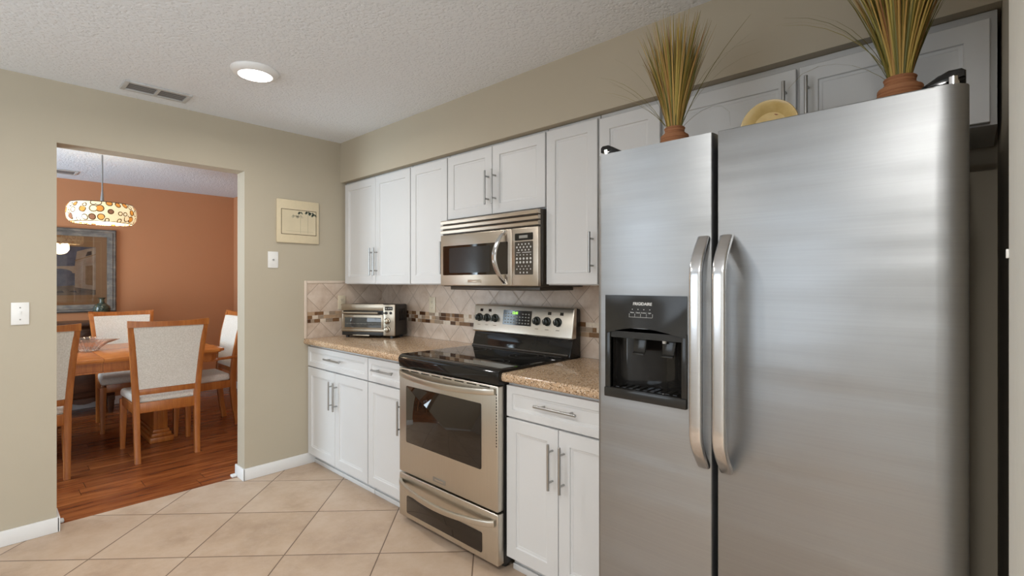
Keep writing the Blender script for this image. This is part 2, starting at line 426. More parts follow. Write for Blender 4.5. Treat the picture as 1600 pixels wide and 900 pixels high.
# backsplash (upper diamonds, mosaic band, lower diamonds) on back wall and left wall
TS = .008
b = BM(); boxv(b, .0, 2.75, -TS, 0, .932, 1.36); struct('wall_backsplash_back', b, splash('backsplash_tile_back', 'x', 1.338 - .0))
b = BM(); boxv(b, 0, TS, -.641, -TS, .932, 1.341); struct('wall_backsplash_left', b, splash('backsplash_tile_left', 'y', -.428))
M_bead = plain('bullnose_tile', (.66, .55, .45), .35, var=.05, scale=12)
b = BM(); boxv(b, 0, .013, -.662, -.641, .932, 1.362, .004); boxv(b, 0, .013, -.641, -.34, 1.341, 1.362, .004); struct('trim_4', b, M_bead, smooth=50)
mos = [plain('mosaic_' + n, c, .2, var=.12, scale=40) for n, c in (('cream', (.66, .56, .45)), ('tan', (.44, .30, .19)), ('brown', (.20, .105, .05)), ('dark', (.085, .04, .02)), ('taupe', (.33, .25, .18)))]
def mosaic(name, axis, u0, u1):
    rr = random.Random(3 if axis == 'x' else 5); b = BM()
    for r_ in range(3):
        z0 = 1.046 + r_ * .0277; u = u0 - rr.random() * .03
        while u < u1:
            L = rr.choice((.026, .045, .045, .055)); a, c = max(u, u0), min(u + L, u1)
            mi = rr.choices(range(5), (5, 4, 5, 3, 4))[0]
            if c - a > .006:
                if axis == 'x': boxv(b, a + .001, c - .001, -TS - .002, -TS + .002, z0 + .001, z0 + .0267, 0, 1, mi)
                else: boxv(b, TS - .002, TS + .002, a + .001, c - .001, z0 + .001, z0 + .0267, 0, 1, mi)
            u += L
    return struct(name, b, mos)
mosaic('trim_5', 'x', .012, 2.72); mosaic('trim_6', 'y', -.64, -.012)

# ------------------------------------------------------------------ kitchen cabinets
def shaker(bm, x0, x1, z0, z1, yf, th=.02, fw=.058, rec=.009):
    """door slab facing -y with a recessed centre panel, one closed mesh"""
    def ring(i, y): return [bm.verts.new(c) for c in ((x0 + i, y, z0 + i), (x1 - i, y, z0 + i), (x1 - i, y, z1 - i), (x0 + i, y, z1 - i))]
    rs = [ring(0, yf + th), ring(0, yf + .002), ring(.002, yf), ring(fw, yf), ring(fw + .003, yf + rec * .6), ring(fw + .010, yf + rec * .75), ring(fw + .013, yf + rec)]
    bm.faces.new(rs[0])
    for A, B in zip(rs, rs[1:]):
        for k in range(4): bm.faces.new((A[k], A[(k + 1) % 4], B[(k + 1) % 4], B[k]))
    bm.faces.new(rs[-1])
def bar_handle(parent, c, L, vertical, yf):
    b = BM(); x, z = c; yb = yf - .032; r = .006; s = L * .33
    if vertical:
        cyl(b, (x, yb, z - L / 2), (x, yb, z + L / 2), r, 14, bev=.001)
        for q in (-s, s): cyl(b, (x, yf, z + q), (x, yb, z + q), .0045, 10)
    else:
        cyl(b, (x - L / 2, yb, z), (x + L / 2, yb, z), r, 14, bev=.001)
        for q in (-s, s): cyl(b, (x + q, yf, z), (x + q, yb, z), .0045, 10)
    return obj('handle', b, M_handle, parent)
UY = -.35
def upper(x0, x1, z0, z1, doors, label, ztop=2.108, fw=.055, hz=None, topgap=True):
    t = thing('wall_cabinet', label, 'cabinet', ((x0 + x1) / 2, -.165, z0), group='white shaker wall cabinets')
    b = BM(); boxv(b, x0 + .001, x1 - .001, -.328, -.012, z0, 2.128, .0015); obj('body', b, M_white, t)
    for (a, c, hx, hz0, hz1) in doors:
        b = BM(); shaker(b, a, c, z0 + .005, z1, UY, fw=fw); d = obj('door', b, M_white, t)
        if hx: bar_handle(d, (hx, (hz0 + hz1) / 2), hz1 - hz0, True, UY)
    return t
upper(.012, .893, 1.335, 2.112, [(.030, .464, .438, 1.40, 1.60), (.468, .890, .490, 1.40, 1.60)], 'white two-door shaker wall cabinet in the far corner above the toaster oven')
upper(.896, 1.277, 1.335, 2.112, [(.899, 1.274, 1.247, 1.40, 1.60)], 'white single-door wall cabinet just left of the microwave')
upper(1.280, 2.052, 1.727, 2.112, [(1.283, 1.666, 1.640, 1.785, 1.975), (1.670, 2.049, 1.696, 1.785, 1.975)], 'short white two-door wall cabinet directly above the microwave')
upper(2.055, 2.366, 1.335, 2.112, [(2.058, 2.362, 2.338, 1.395, 1.585)], 'white single-door wall cabinet between the microwave and the refrigerator')
upper(2.369, 2.683, 1.80, 2.105, [(2.372, 2.673, None, 0, 0)], 'narrow white wall cabinet above the left end of the refrigerator, without a handle in view')
upper(2.686, 3.692, 1.80, 2.10, [(2.692, 3.184, 3.152, 1.855, 2.055), (3.196, 3.676, 3.222, 1.855, 2.055)], 'wide white two-door wall cabinet over the refrigerator behind the plate and right grass bundle')

BY = -.635
def base(x0, x1, drawers, doors, label):
    t = thing('base_cabinet', label, 'cabinet', ((x0 + x1) / 2, -.31, 0), group='white shaker base cabinets')
    b = BM(); boxv(b, x0 + .001, x1 - .001, BY + .021, -.012, .078, .891, .001); obj('body', b, M_white, t)
    b = BM(); boxv(b, x0 + .001, x1 - .001, -.575, -.05, 0, .078); boxv(b, x0 + .001, x1 - .001, -.587, -.575, 0, .028, .003); obj('toe_kick', b, M_white, t)
    for (a, c) in drawers:
        b = BM(); shaker(b, a, c, .731, .874, BY, fw=.034, rec=.008); d = obj('drawer', b, M_white, t)
        bar_handle(d, ((a + c) / 2, .811), .225, False, BY)
    for (a, c, hx) in doors:
        b = BM(); shaker(b, a, c, .080, .723, BY); d = obj('door', b, M_white, t)
        bar_handle(d, (hx, .567), .196, True, BY)
    return t
base(.004, .842, [(.008, .838)], [(.008, .416, .388), (.420, .838, .449)], 'white base cabinet with one wide drawer over two doors beside the doorway wall')
base(.845, 1.245, [(.848, 1.241)], [(.848, 1.241, 1.214)], 'narrow white base cabinet with one drawer and one door, left of the range')
base(2.048, 2.66, [(2.052, 2.656)], [(2.052, 2.352, 2.324), (2.356, 2.656, 2.384)], 'white base cabinet with one drawer over two doors between range and refrigerator')
def counter(x0, x1, label):
    b = BM(); prof = [(-.012, .892), (-.012, .932)]
    for k in range(9):
        a = R(90 + 180 * k / 8 * 1.0); prof.append((-.6525 + .012 * math.cos(a), .912 + .020 * math.sin(a)))
    prism(b, prof, 'x', x0, x1)
    o = obj('countertop', b, M_granite); origin_to(o, ((x0 + x1) / 2, -.33, .892)); return tag(o, label, 'countertop')
counter(0.002, 1.247, 'long speckled tan countertop with the toaster oven on it, left of the range')
counter(2.047, 2.70, 'short speckled tan countertop between the range and the refrigerator')

# ------------------------------------------------------------------ range
rg = thing('kitchen_range', 'warm stainless steel electric range with black glass cooktop', 'stove', (1.65, -.36, 0))
X0, X1, FY = 1.255, 2.040, -.68
b = BM(); boxv(b, X0 + .002, X1 - .002, FY + .045, -.03, .03, .90, .002); obj('body', b, M_black, rg, label='black enamel sides')
for x in (X0 + .04, X1 - .04):
    for y in (FY + .09, -.08):
        b = BM(); cyl(b, (x, y, 0), (x, y, .031), .016, 12, bev=.002); obj('foot', b, M_black, rg)
b = BM(); boxv(b, X0, X1, FY, FY + .043, .288, .870, .006, 3); door = obj('oven_door', b, M_range, rg)
b = BM(); prism(b, rrect(1.325, 1.930, .462, .775, .008), 'y', FY - .003, FY + .004, bev=.001); obj('oven_window', b, M_glassblk, door)
def bowed(parent, z, x0, x1, y, drop, out=.055, rr=.013):
    b = BM(); P = []
    for k in range(33):
        u = k / 32; s = math.sin(math.pi * u); e = min(u, 1 - u)
        P.append((x0 + (x1 - x0) * u, y - .006 - out * min(1, s ** .55), z - drop * s))
    tube(b, P, 1, 16, flat=((0, 0, 1), .030, .018)); return obj('handle', b, M_range, parent)
bowed(door, .845, 1.278, 2.022, FY, .012)
b = BM(); n = 8
for k in range(n):
    a = 1.275 + k * (.735 / n); boxv(b, a, a + .07, FY - .0008, FY + .002, .8565, .8615)
obj('vent_slot', b, M_blackgl, door)
b = BM()
for k in range(18): boxv(b, X1 - .011, X1 - .006, FY - .0008, FY + .002, .59 + k * .014, .597 + k * .014)
obj('vent_hole', b, M_blackgl, door)
b = BM(); boxv(b, 1.564, 1.664, FY - .003, FY + .002, .298 + .012, .298 + .034, .001); obj('badge', b, M_handle, door)
b = BM(); boxv(b, 1.580, 1.648, FY - .0036, FY - .0028, .318, .324); obj('badge_print', b, M_range, door)
b = BM(); boxv(b, X0, X1, FY, FY + .043, .040, .278, .006, 3); dr = obj('warming_drawer', b, M_range, rg)
b = BM(); prism(b, rrect(1.330, 1.935, .070, .165, .008), 'y', FY - .003, FY + .004, bev=.001); obj('drawer_window', b, M_glassblk, dr)
bowed(dr, .236, 1.278, 2.022, FY, .020)
# cooktop: rounded black rim, glass surface inside
b = BM()
pr = [(-.125, .885), (-.125, .944)] + [(FY + .028 - .028 * math.sin(R(a)) - .006, .916 + .028 * math.cos(R(a))) for a in range(0, 91, 15)] + [(FY + .002, .876), (FY + .04, .876)]
prism(b, pr, 'x', X0 - .006, X1 + .006, bev=.006, seg=3); ct = obj('cooktop', b, M_blackgl, rg)
M_ring = plain('burner_mark_grey', (.07, .068, .064), .3)
M_ceran = plain('ceramic_glass_surface', (.010, .009, .008), .03, var=.05, Specular_IOR_Level=.6)
b = BM(); prism(b, [(X0 + .022, FY + .045), (X1 - .022, FY + .045), (X1 - .022, -.135), (X0 + .022, -.135)], 'z', .9435, .9455); obj('glass_surface', b, M_ceran, ct)
for (x, y, r_) in ((1.45, -.50, .10), (1.84, -.50, .075), (1.45, -.25, .075), (1.84, -.25, .10)):
    for rr in (r_, r_ * .62):
        b = BM(); lathe(b, [(rr, 0), (rr, .0003), (rr + .0015, .0003), (rr + .0015, 0)], (x, y, .9455), 48, cap=False)
        obj('burner_ring', b, M_ring, ct)
# back guard: black lower riser, slanted stainless control panel
b = BM(); prism(b, [(-.03, .90), (-.03, 1.20), (-.055, 1.205), (-.075, 1.19), (-.098, 1.03), (-.105, 1.02), (-.112, .99), (-.125, .944), (-.125, .90)], 'x', X0 + .004, X1 - .0, bev=.003)
bg = obj('back_guard', b, M_blackgl, rg)
b = BM(); tube(b, [(X0 + .01, -.128, .950), (X1 - .01, -.128, .950)], .007, 12); obj('rear_trim', b, M_brownblk, bg)
ang = math.atan2(.017, .165)
def onpanel(u, h, off=0):                 # u = x, h = height along panel 0..1
    y = -.104 + .020 * h; z = 1.040 + .165 * h
    return (u, y - off * .99, z + off * -.12)
b = BM(); prism(b, [(-.070, 1.040), (-.106, 1.036), (-.110, 1.044), (-.091, 1.195), (-.084, 1.206), (-.064, 1.208)], 'x', X0 - .010, X1 + .004, bev=.007, seg=3)
cp = obj('control_panel', b, M_range, bg)
def panel_y(z): return -.110 + (z - 1.044) / (1.195 - 1.044) * .019
def ppatch(bm, x0, x1, z0, z1, off=.0012, mi=0):
    hexa(bm, [(x0, panel_y(z0) - off, z0), (x1, panel_y(z0) - off, z0), (x1, panel_y(z0) + .003, z0), (x0, panel_y(z0) + .003, z0),
              (x0, panel_y(z1) - off, z1), (x1, panel_y(z1) - off, z1), (x1, panel_y(z1) + .003, z1), (x0, panel_y(z1) + .003, z1)], 0, 1, mi)
b = BM(); ppatch(b, 1.512, 1.742, 1.092, 1.180, .0015); dp = obj('display', b, M_blackgl, cp)
b = BM()
for r_ in range(4):
    for c_ in range(9):
        if r_ == 3 and 2 < c_ < 6: continue
        x = 1.527 + c_ * .0235; z = 1.102 + r_ * .018; ppatch(b, x, x + .012, z, z + .007, .0022)
obj('button', b, M_ink_grey, dp, label='grey key legends')
b = text_bm('12:41', .022, (1.612, panel_y(1.162) - .0026, 1.164), (R(83), 0, 0), bold=.0006); obj('clock_digits', b, M_green, dp)
M_printb = plain('panel_print_tan', (.30, .26, .20), .5)
M_knob = plain('dark_olive_knob', (.030, .034, .028), .25, var=.05)
for x in (1.300, 1.371, 1.444, 1.786, 1.862, 1.940):
    b = BM(); z = 1.126; y = panel_y(z); lathe(b, [(.0255, .002), (.0255, -.006), (.022, -.008), (.019, -.009), (.0175, -.026), (.014, -.028), (0, -.028)], (x, y, z), 24, 'y')
    boxv(b, x - .0045, x + .0045, y - .033, y - .02, z - .017, z + .017, .001); k = obj('knob', b, M_knob, cp)
    b = BM(); boxv(b, x - .001, x + .001, y - .0336, y - .0328, z + .004, z + .0155); obj('knob_mark', b, M_ink, k)
for x in (1.316, 1.392, 1.875, 1.962):
    b = BM(); ppatch(b, x - .012, x + .012, 1.164, 1.181, .0012); obj('burner_icon', b, M_blackgl, cp)
for x in (1.300, 1.371, 1.444, 1.786, 1.862, 1.940):
    b = BM(); ppatch(b, x - .013, x + .013, 1.078, 1.082, .0009); obj('panel_print', b, M_printb, cp)

# ------------------------------------------------------------------ microwave
mw = thing('microwave', 'stainless over-the-range microwave with dark window and keypad', 'microwave', (1.66, -.2, 1.31))
MX0, MX1, MY = 1.272, 2.046, -.397
b = BM(); boxv(b, MX0 + .004, MX1 - .001, MY + .022, -.012, 1.325, 1.722, .002); obj('body', b, M_brownblk, mw, label='dark brown casing')
b = BM()
for k in range(3):
    z = 1.720 - k * .0285; prism(b, [(MY + .03, z), (MY + .006, z), (MY - .001, z - .006), (MY + .002, z - .0215), (MY + .03, z - .0215)], 'x', MX0, MX1 - .004)
boxv(b, MX0 + .004, MX1 - .008, MY + .015, MY + .03, 1.635, 1.72, 0, 1, 1)
obj('vent_grille', b, [M_mw, M_brownblk], mw)
XS = 1.862
b = BM(); boxv(b, MX0, XS - .001, MY, MY + .022, 1.330, 1.632, .004, 3); md = obj('door', b, M_mw, mw)
b = BM(); prism(b, rrect(1.297, 1.834, 1.392, 1.566, .006), 'y', MY - .0015, MY + .003); mwn = obj('door_window', b, M_glassblk, md)
M_screen = plain('window_mesh', (.03, .028, .026), .12, var=.05)
b = BM(); prism(b, rrect(1.355, 1.70, 1.405, 1.553, .012), 'y', MY - .0022, MY - .0012); obj('window_screen', b, M_screen, mwn)
b = BM()
P = []; n = 28
for k in range(n + 1):
    u = k / n; s = math.sin(math.pi * u); P.append((1.815 - .020 * s, MY - .004 - .060 * s ** .8, 1.345 + .275 * u))
tube(b, P, [.55 + .45 * math.sin(math.pi * k / n) ** .5 for k in range(n + 1)], 16, flat=((1, 0, 0), .030, .012)); obj('handle', b, M_fhandle, md)
for z0, z1 in ((1.338, 1.368), (1.597, 1.627)):
    b = BM(); prism(b, [(1.799, z0), (1.831, z0), (1.815, z1)] if z0 < 1.5 else [(1.799, z1), (1.831, z1), (1.815, z0)], 'y', MY - .006, MY)
    obj('handle_mount', b, M_fhandle, md)
b = BM(); boxv(b, 1.52, 1.63, MY - .0025, MY + .001, 1.348, 1.364, .0008); obj('badge', b, M_mw, md)
b = BM(); boxv(b, XS + .001, MX1 - .002, MY, MY + .022, 1.330, 1.632, .004, 3); kp = obj('control_panel', b, M_mw, mw)
b = BM(); prism(b, rrect(1.886, 2.010, 1.566, 1.603, .004), 'y', MY - .0015, MY + .003); obj('display', b, M_blackgl, kp)
b = BM(); boxv(b, 1.916, 1.975, MY - .0022, MY - .0012, 1.577, 1.592); obj('display_digits', b, M_ink_grey, kp)
b = BM(); prism(b, rrect(1.886, 2.010, 1.389, 1.560, .004), 'y', MY - .0015, MY + .003); kk = obj('keypad', b, M_brownblk, kp)
b = BM()
rows = [(1.546, 4, .0045), (1.531, 5, .005), (1.516, 4, .0045), (1.491, 5, .0035), (1.472, 5, .0062), (1.453, 5, .0062), (1.433, 4, .0035), (1.418, 5, .0035), (1.400, 3, .0045)]
for z, n, r_ in rows:
    for c_ in range(n):
        x = 1.948 + (c_ - (n - 1) / 2) * .0235; lathe(b, [(r_, 0), (r_, -.0008), (0, -.0008)], (x, MY - .0015, z), 10, 'y')
boxv(b, 1.897, 1.925, MY - .0022, MY - .0012, 1.502, 1.505); boxv(b, 1.937, 2.0, MY - .0022, MY - .0012, 1.502, 1.505)
obj('button', b, M_ink, kk)
b = BM(); boxv(b, 1.33, 2.03, MY + .03, -.08, 1.306, 1.326, .003); obj('underside_vent', b, M_brownblk, mw)

# ------------------------------------------------------------------ refrigerator
fr = thing('refrigerator', 'tall side-by-side stainless steel refrigerator with ice and water dispenser', 'refrigerator', (3.18, -.5, 0))
FX0, FX1, FF = 2.727, 3.634, -.915
XM0, XM1 = 3.111, 3.120
b = BM(); boxv(b, FX0 + .004, FX1 - .004, -.835, -.09, .03, 1.752, .004); obj('body', b, plain('fridge_side_grey', (.10, .098, .09), .5), fr, label='grey textured cabinet body')
b = BM(); boxv(b, FX0 + .01, FX1 - .01, -.85, -.80, .0, .10, .002); obj('kick_grille', b, M_black, fr)
def fdoor(x0, x1, rl, rr, z0, z1, hole=None):
    """door with rounded vertical edges; outline in plan, with a dispenser opening cut when hole is given"""
    def out():
        pts = []
        for k in range(9):
            a = R(180 + 90 * k / 8); pts.append((x0 + rl + rl * math.cos(a), FF + .03 + (rl if False else .03) * math.sin(a)))
        for k in range(9):
            a = R(270 + 90 * k / 8); pts.append((x1 - rr + rr * math.cos(a), FF + .03 + .03 * math.sin(a)))
        pts += [(x1, -.842), (x0, -.842)]
        return pts
    b = BM()
    if not hole:
        prism(b, out(), 'z', z0, z1, bev=.003)
        return b
    hx0, hx1, hz0, hz1 = hole
    prism(b, out(), 'z', z0, hz0); prism(b, out(), 'z', hz1, z1)
    o = out()
    L = [p for p in o[:9]] + [(hx0, FF), (hx0, -.842), (x0, -.842)]
    Rr = [(hx1, FF)] + o[9:18] + [(x1, -.842), (hx1, -.842)]
    prism(b, L, 'z', hz0, hz1); prism(b, Rr, 'z', hz0, hz1)
    bmesh.ops.remove_doubles(b, verts=b.verts, dist=.0001)
    # drop the interior faces where the stacked slabs meet
    seen = {}
    for f in b.faces: seen.setdefault(tuple(round(c, 4) for c in f.calc_center_median()), []).append(f)
    return b
fl = obj('freezer_door', fdoor(FX0, XM0, .022, .006, .04, 1.766, (2.785, 3.022, 1.014, 1.19)), M_fridge, fr, smooth=35)
fd = obj('refrigerator_door', fdoor(XM1, FX1, .006, .055, .04, 1.766), M_fridge, fr, smooth=35)
def fhandle(xm, x_end, parent):
    """flat bowed strap handle, ends curving back to the door"""
    b = BM(); P = []; n = 40; z0, z1 = .838, 1.472
    for k in range(n + 1):
        u = k / n; e = min(u, 1 - u) / .17; e = min(1, e); s = math.sin(e * math.pi / 2)
        P.append((x_end + (xm - x_end) * s, FF - .004 - .062 * s, z0 + (z1 - z0) * u))
    tube(b, P, 1, 20, flat=((1, 0, 0), .034, .020)); return obj('handle', b, M_fhandle, parent)
fhandle(3.090, 3.088, fl); fhandle(3.152, 3.150, fd)
# dispenser
b = BM()
prism(b, rrect(2.766, 3.039, .984, 1.309, .008), 'y', FF - .003, FF - .0005)
bmesh.ops.delete(b, geom=list(b.verts), context='VERTS')
# frame pieces around the cavity
boxv(b, 2.766, 2.785, FF - .006, FF + .004, .984, 1.20, .002); boxv(b, 3.022, 3.039, FF - .006, FF + .004, .984, 1.20, .002)
boxv(b, 2.766, 3.039, FF - .012, FF + .004, .984, 1.014, .003)
dsp = obj('dispenser', b, M_disp, fl, label='black ice and water dispenser')
b = BM()      # control fascia bulging forward, with a curved lower lip
nx, nz = 24, 10
g = []
for i in range(nx + 1):
    u = i / nx; x = 2.766 + .273 * u; zb = 1.186 + .024 * math.sin(math.pi * min(1, u * 1.0)) ; col = []
    for j in range(nz + 1):
        v = j / nz; z = zb + (1.309 - zb) * v; col.append(b.verts.new((x, FF - .004 - .022 * math.sin(math.pi * u) ** .7 * (1 - v) ** 1.2, z)))
    g.append(col)
for i in range(nx):
    for j in range(nz): b.faces.new((g[i][j], g[i + 1][j], g[i + 1][j + 1], g[i][j + 1]))
bk = [[b.verts.new((g[i][j].co.x, FF + .003, g[i][j].co.z)) for j in (0, nz)] for i in range(nx + 1)]
for i in range(nx):
    b.faces.new((g[i][0], bk[i][0], bk[i + 1][0], g[i + 1][0])); b.faces.new((g[i][nz], g[i + 1][nz], bk[i + 1][1], bk[i][1]))
fas = obj('control_fascia', b, M_disp, dsp)
b = BM(); prism(b, [(2.785, 1.175), (3.022, 1.175), (3.022, 1.195), (2.785, 1.195)], 'y', FF - .002, FF + .010)
obj('fascia_lip', b, M_disp, dsp)
b = BM()      # cavity: floor, sides and a rounded back
cav = [(2.785 + .237 * k / 16, FF + .012 + .068 * math.sin(math.pi * k / 16) ** .45) for k in range(17)]
outer = [(3.024, FF + .004), (3.024, FF + .084), (2.783, FF + .084), (2.783, FF + .004)]
prism(b, [(2.785, FF + .002)] + cav + [(3.022, FF + .002)] + outer, 'z', 1.010, 1.205)
boxv(b, 2.785, 3.022, FF + .0, FF + .082, 1.195, 1.206)
obj('cavity', b, M_blackgl, dsp)
b = BM(); boxv(b, 2.786, 3.021, FF - .010, FF + .07, 1.006, 1.016, .002)
for k in range(9): boxv(b, 2.80 + k * .024, 2.812 + k * .024, FF + .005, FF + .06, 1.016, 1.018)
obj('drip_tray', b, M_blackgl, dsp)
for xc, w_ in ((2.872, .050), (2.968, .048)):
    b = BM(); hexa(b, [(xc - w_ / 2 + .006, FF + .022, 1.128), (xc + w_ / 2 - .006, FF + .022, 1.128), (xc + w_ / 2 - .006, FF + .030, 1.128), (xc - w_ / 2 + .006, FF + .030, 1.128),
                       (xc - w_ / 2, FF + .034, 1.196), (xc + w_ / 2, FF + .034, 1.196), (xc + w_ / 2, FF + .050, 1.196), (xc - w_ / 2, FF + .050, 1.196)], .003)
    hexa(b, [(xc - w_ / 2 + .006, FF + .016, 1.122), (xc + w_ / 2 - .006, FF + .016, 1.122), (xc + w_ / 2 - .006, FF + .030, 1.130), (xc - w_ / 2 + .006, FF + .030, 1.130),
             (xc - w_ / 2 + .006, FF + .016, 1.127), (xc + w_ / 2 - .006, FF + .016, 1.127), (xc + w_ / 2 - .006, FF + .030, 1.136), (xc - w_ / 2 + .006, FF + .030, 1.136)], .001)
    obj('paddle', b, M_disp, dsp)
b = BM(); cyl(b, (2.958, FF + .02, 1.165), (2.958, FF + .02, 1.190), .006, 12); obj('water_spout', b, M_plate, dsp, label='white water nozzle')
def fz(x, z):
    u = (x - 2.766) / .273; zb = 1.186 + .024 * math.sin(math.pi * u); v = (z - zb) / (1.309 - zb); return FF - .004 - .022 * math.sin(math.pi * u) ** .7 * (1 - v) ** 1.2
b = text_bm('FRIGIDAIRE', .0125, (2.9005, fz(2.90, 1.283) - .0010, 1.283), (R(82), 0, 0), bold=.0003)
obj('brand_lettering', b, M_ink, fas)
b = BM()
for k, s in enumerate(('Water', 'Cubed', 'Crushed', 'Light')):
    x = 2.869 + k * .0195
    y = fz(x, 1.264) - .0008; lathe(b, [(.0014, 0), (.0014, -.0008), (0, -.0008)], (x, y, 1.2665), 8, 'y')
    merge(b, text_bm(s, .0052, (x, fz(x, 1.2565) - .0010, 1.2565), (R(80), 0, 0)))
for k in range(5):
    x = 2.8595 + k * .0195; y = fz(x, 1.248) - .0006; boxv(b, x - .0003, x + .0003, y - .0004, y + .001, 1.243, 1.2535)
boxv(b, 2.8595, 2.9375, fz(2.9, 1.243) - .0012, fz(2.9, 1.243) + .001, 1.2425, 1.2432)
obj('panel_print', b, M_ink, fas)
# hinge covers
def hinge(x, sgn, label):
    b = BM()
    prof = [(.020, 1.778), (.020, 1.793), (.013, 1.799), (-.008, 1.799), (-.024, 1.791), (-.052, 1.774), (-.056, 1.766), (-.022, 1.776)]
    prism(b, [(x + sgn * u, z) for u, z in prof], 'y', -.900, -.850, bev=.004, seg=3); h = obj('hinge_cover', b, M_blackgl, fr, label=label)
    b = BM(); cyl(b, (x, -.893, 1.764), (x, -.893, 1.786), .010, 18, bev=.002); obj('hinge_pin', b, M_chrome, h)
hinge(3.609, 1, 'black hinge cover on the right corner'); hinge(2.755, -1, 'black hinge cover on the left corner')

# ------------------------------------------------------------------ toaster oven (front faces local -y)
to = thing('toaster_oven', 'stainless and black toaster oven on the countertop in the corner', 'toaster oven', (.26, -.228, .932), R(29.7))
W2, D2, TZ0, TZ1 = .22, .105, .016, .255
b = BM(); boxv(b, -W2, W2, -D2 + .012, D2, TZ0, TZ1 - .004, .010, 3); tb = obj('body', b, M_black, to, True)
for sx in (-1, 1):
    for sy in (-1, 1):
        b = BM(); cyl(b, (sx * .185, sy * .075, 0), (sx * .185, sy * .075, .018), .013, 12, bev=.002); obj('foot', b, M_black, to, True)
M_tst = steel('toaster_steel', (.44, .38, .30), .30, (1, 1, 50), .02, .04)
b = BM(); boxv(b, -W2, .130, -D2, -D2 + .014, .205, TZ1, .003); boxv(b, -W2, .130, -D2, -D2 + .014, .046, .066, .003)
boxv(b, -W2, -W2 + .014, -D2, -D2 + .014, .066, .205, .002); boxv(b, .126, W2, -D2, -D2 + .014, TZ0 + .004, TZ1 - .002, .004)
fp = obj('front_frame', b, M_tst, to, True)
b = BM(); boxv(b, -W2 + .014, .126, -D2 - .004, -D2 + .010, .066, .176, .003)
bmesh.ops.translate(b, verts=b.verts, vec=(0, 0, 0)); dd = obj('glass_door', b, [M_tst], to, True)
b = BM(); boxv(b, -W2 + .030, .112, -D2 - .0055, -D2 + .002, .078, .155, .002); obj('door_window', b, plain('toaster_glass', (.05, .055, .055), .05, Specular_IOR_Level=1.0), dd, True)
b = BM()
for k in range(9): boxv(b, -.17 + k * .03, -.168 + k * .03, -D2 - .0062, -D2 - .005, .104, .108)
boxv(b, -W2 + .034, .108, -D2 - .0062, -D2 - .005, .108, .1095); obj('rack', b, M_ink_grey, dd, True)
b = BM(); tube(b, [(-.195, -D2 - .026, .190), (.10, -D2 - .026, .190)], .0085, 12)
for x in (-.185, .09): boxv(b, x - .006, x + .006, -D2 - .026, -D2, .184, .196, .001)
obj('handle', b, M_tst, dd, True)
b = BM(); boxv(b, -W2 + .004, .126, -D2 + .001, -D2 + .02, TZ0 + .003, .045, .002); obj('lower_strip', b, M_black, to, True)
b = BM(); boxv(b, -.12, .02, -D2 - .012, -D2 + .002, .016, .026, .002); obj('crumb_tray', b, M_tst, to, True)
b = BM(); boxv(b, .140, .203, -D2 - .002, -D2 + .003, .210, .236, .002); obj('display', b, M_blackgl, fp, True)
b = BM()
for k in range(3): boxv(b, .146 + k * .019, .160 + k * .019, -D2 - .0028, -D2 - .0018, .219, .227)
obj('display_print', b, M_ink_grey, fp, True)
b = BM()
for x in (.150, .188): lathe(b, [(.011, 0), (.010, -.006), (0, -.007)], (x, -D2, .190), 16, 'y')
obj('button', b, M_black, fp, True)
for z in (.130, .068):
    b = BM(); lathe(b, [(.021, .001), (.021, -.004), (.017, -.006), (.0155, -.022), (.012, -.024), (0, -.024)], (.160, -D2, z), 24, 'y'); k = obj('knob', b, M_tst, fp, True)
    b = BM(); lathe(b, [(.024, .001), (.024, -.002), (.0215, -.002)], (.160, -D2, z), 24, 'y', cap=False); obj('knob_ring', b, M_black, k, True)
b = BM()
for k in range(5): boxv(b, W2 - .0005, W2 + .0008, -.03 + k * .02, -.02 + k * .02, .13, .22)
obj('side_louvre', b, M_blackgl, tb, True)

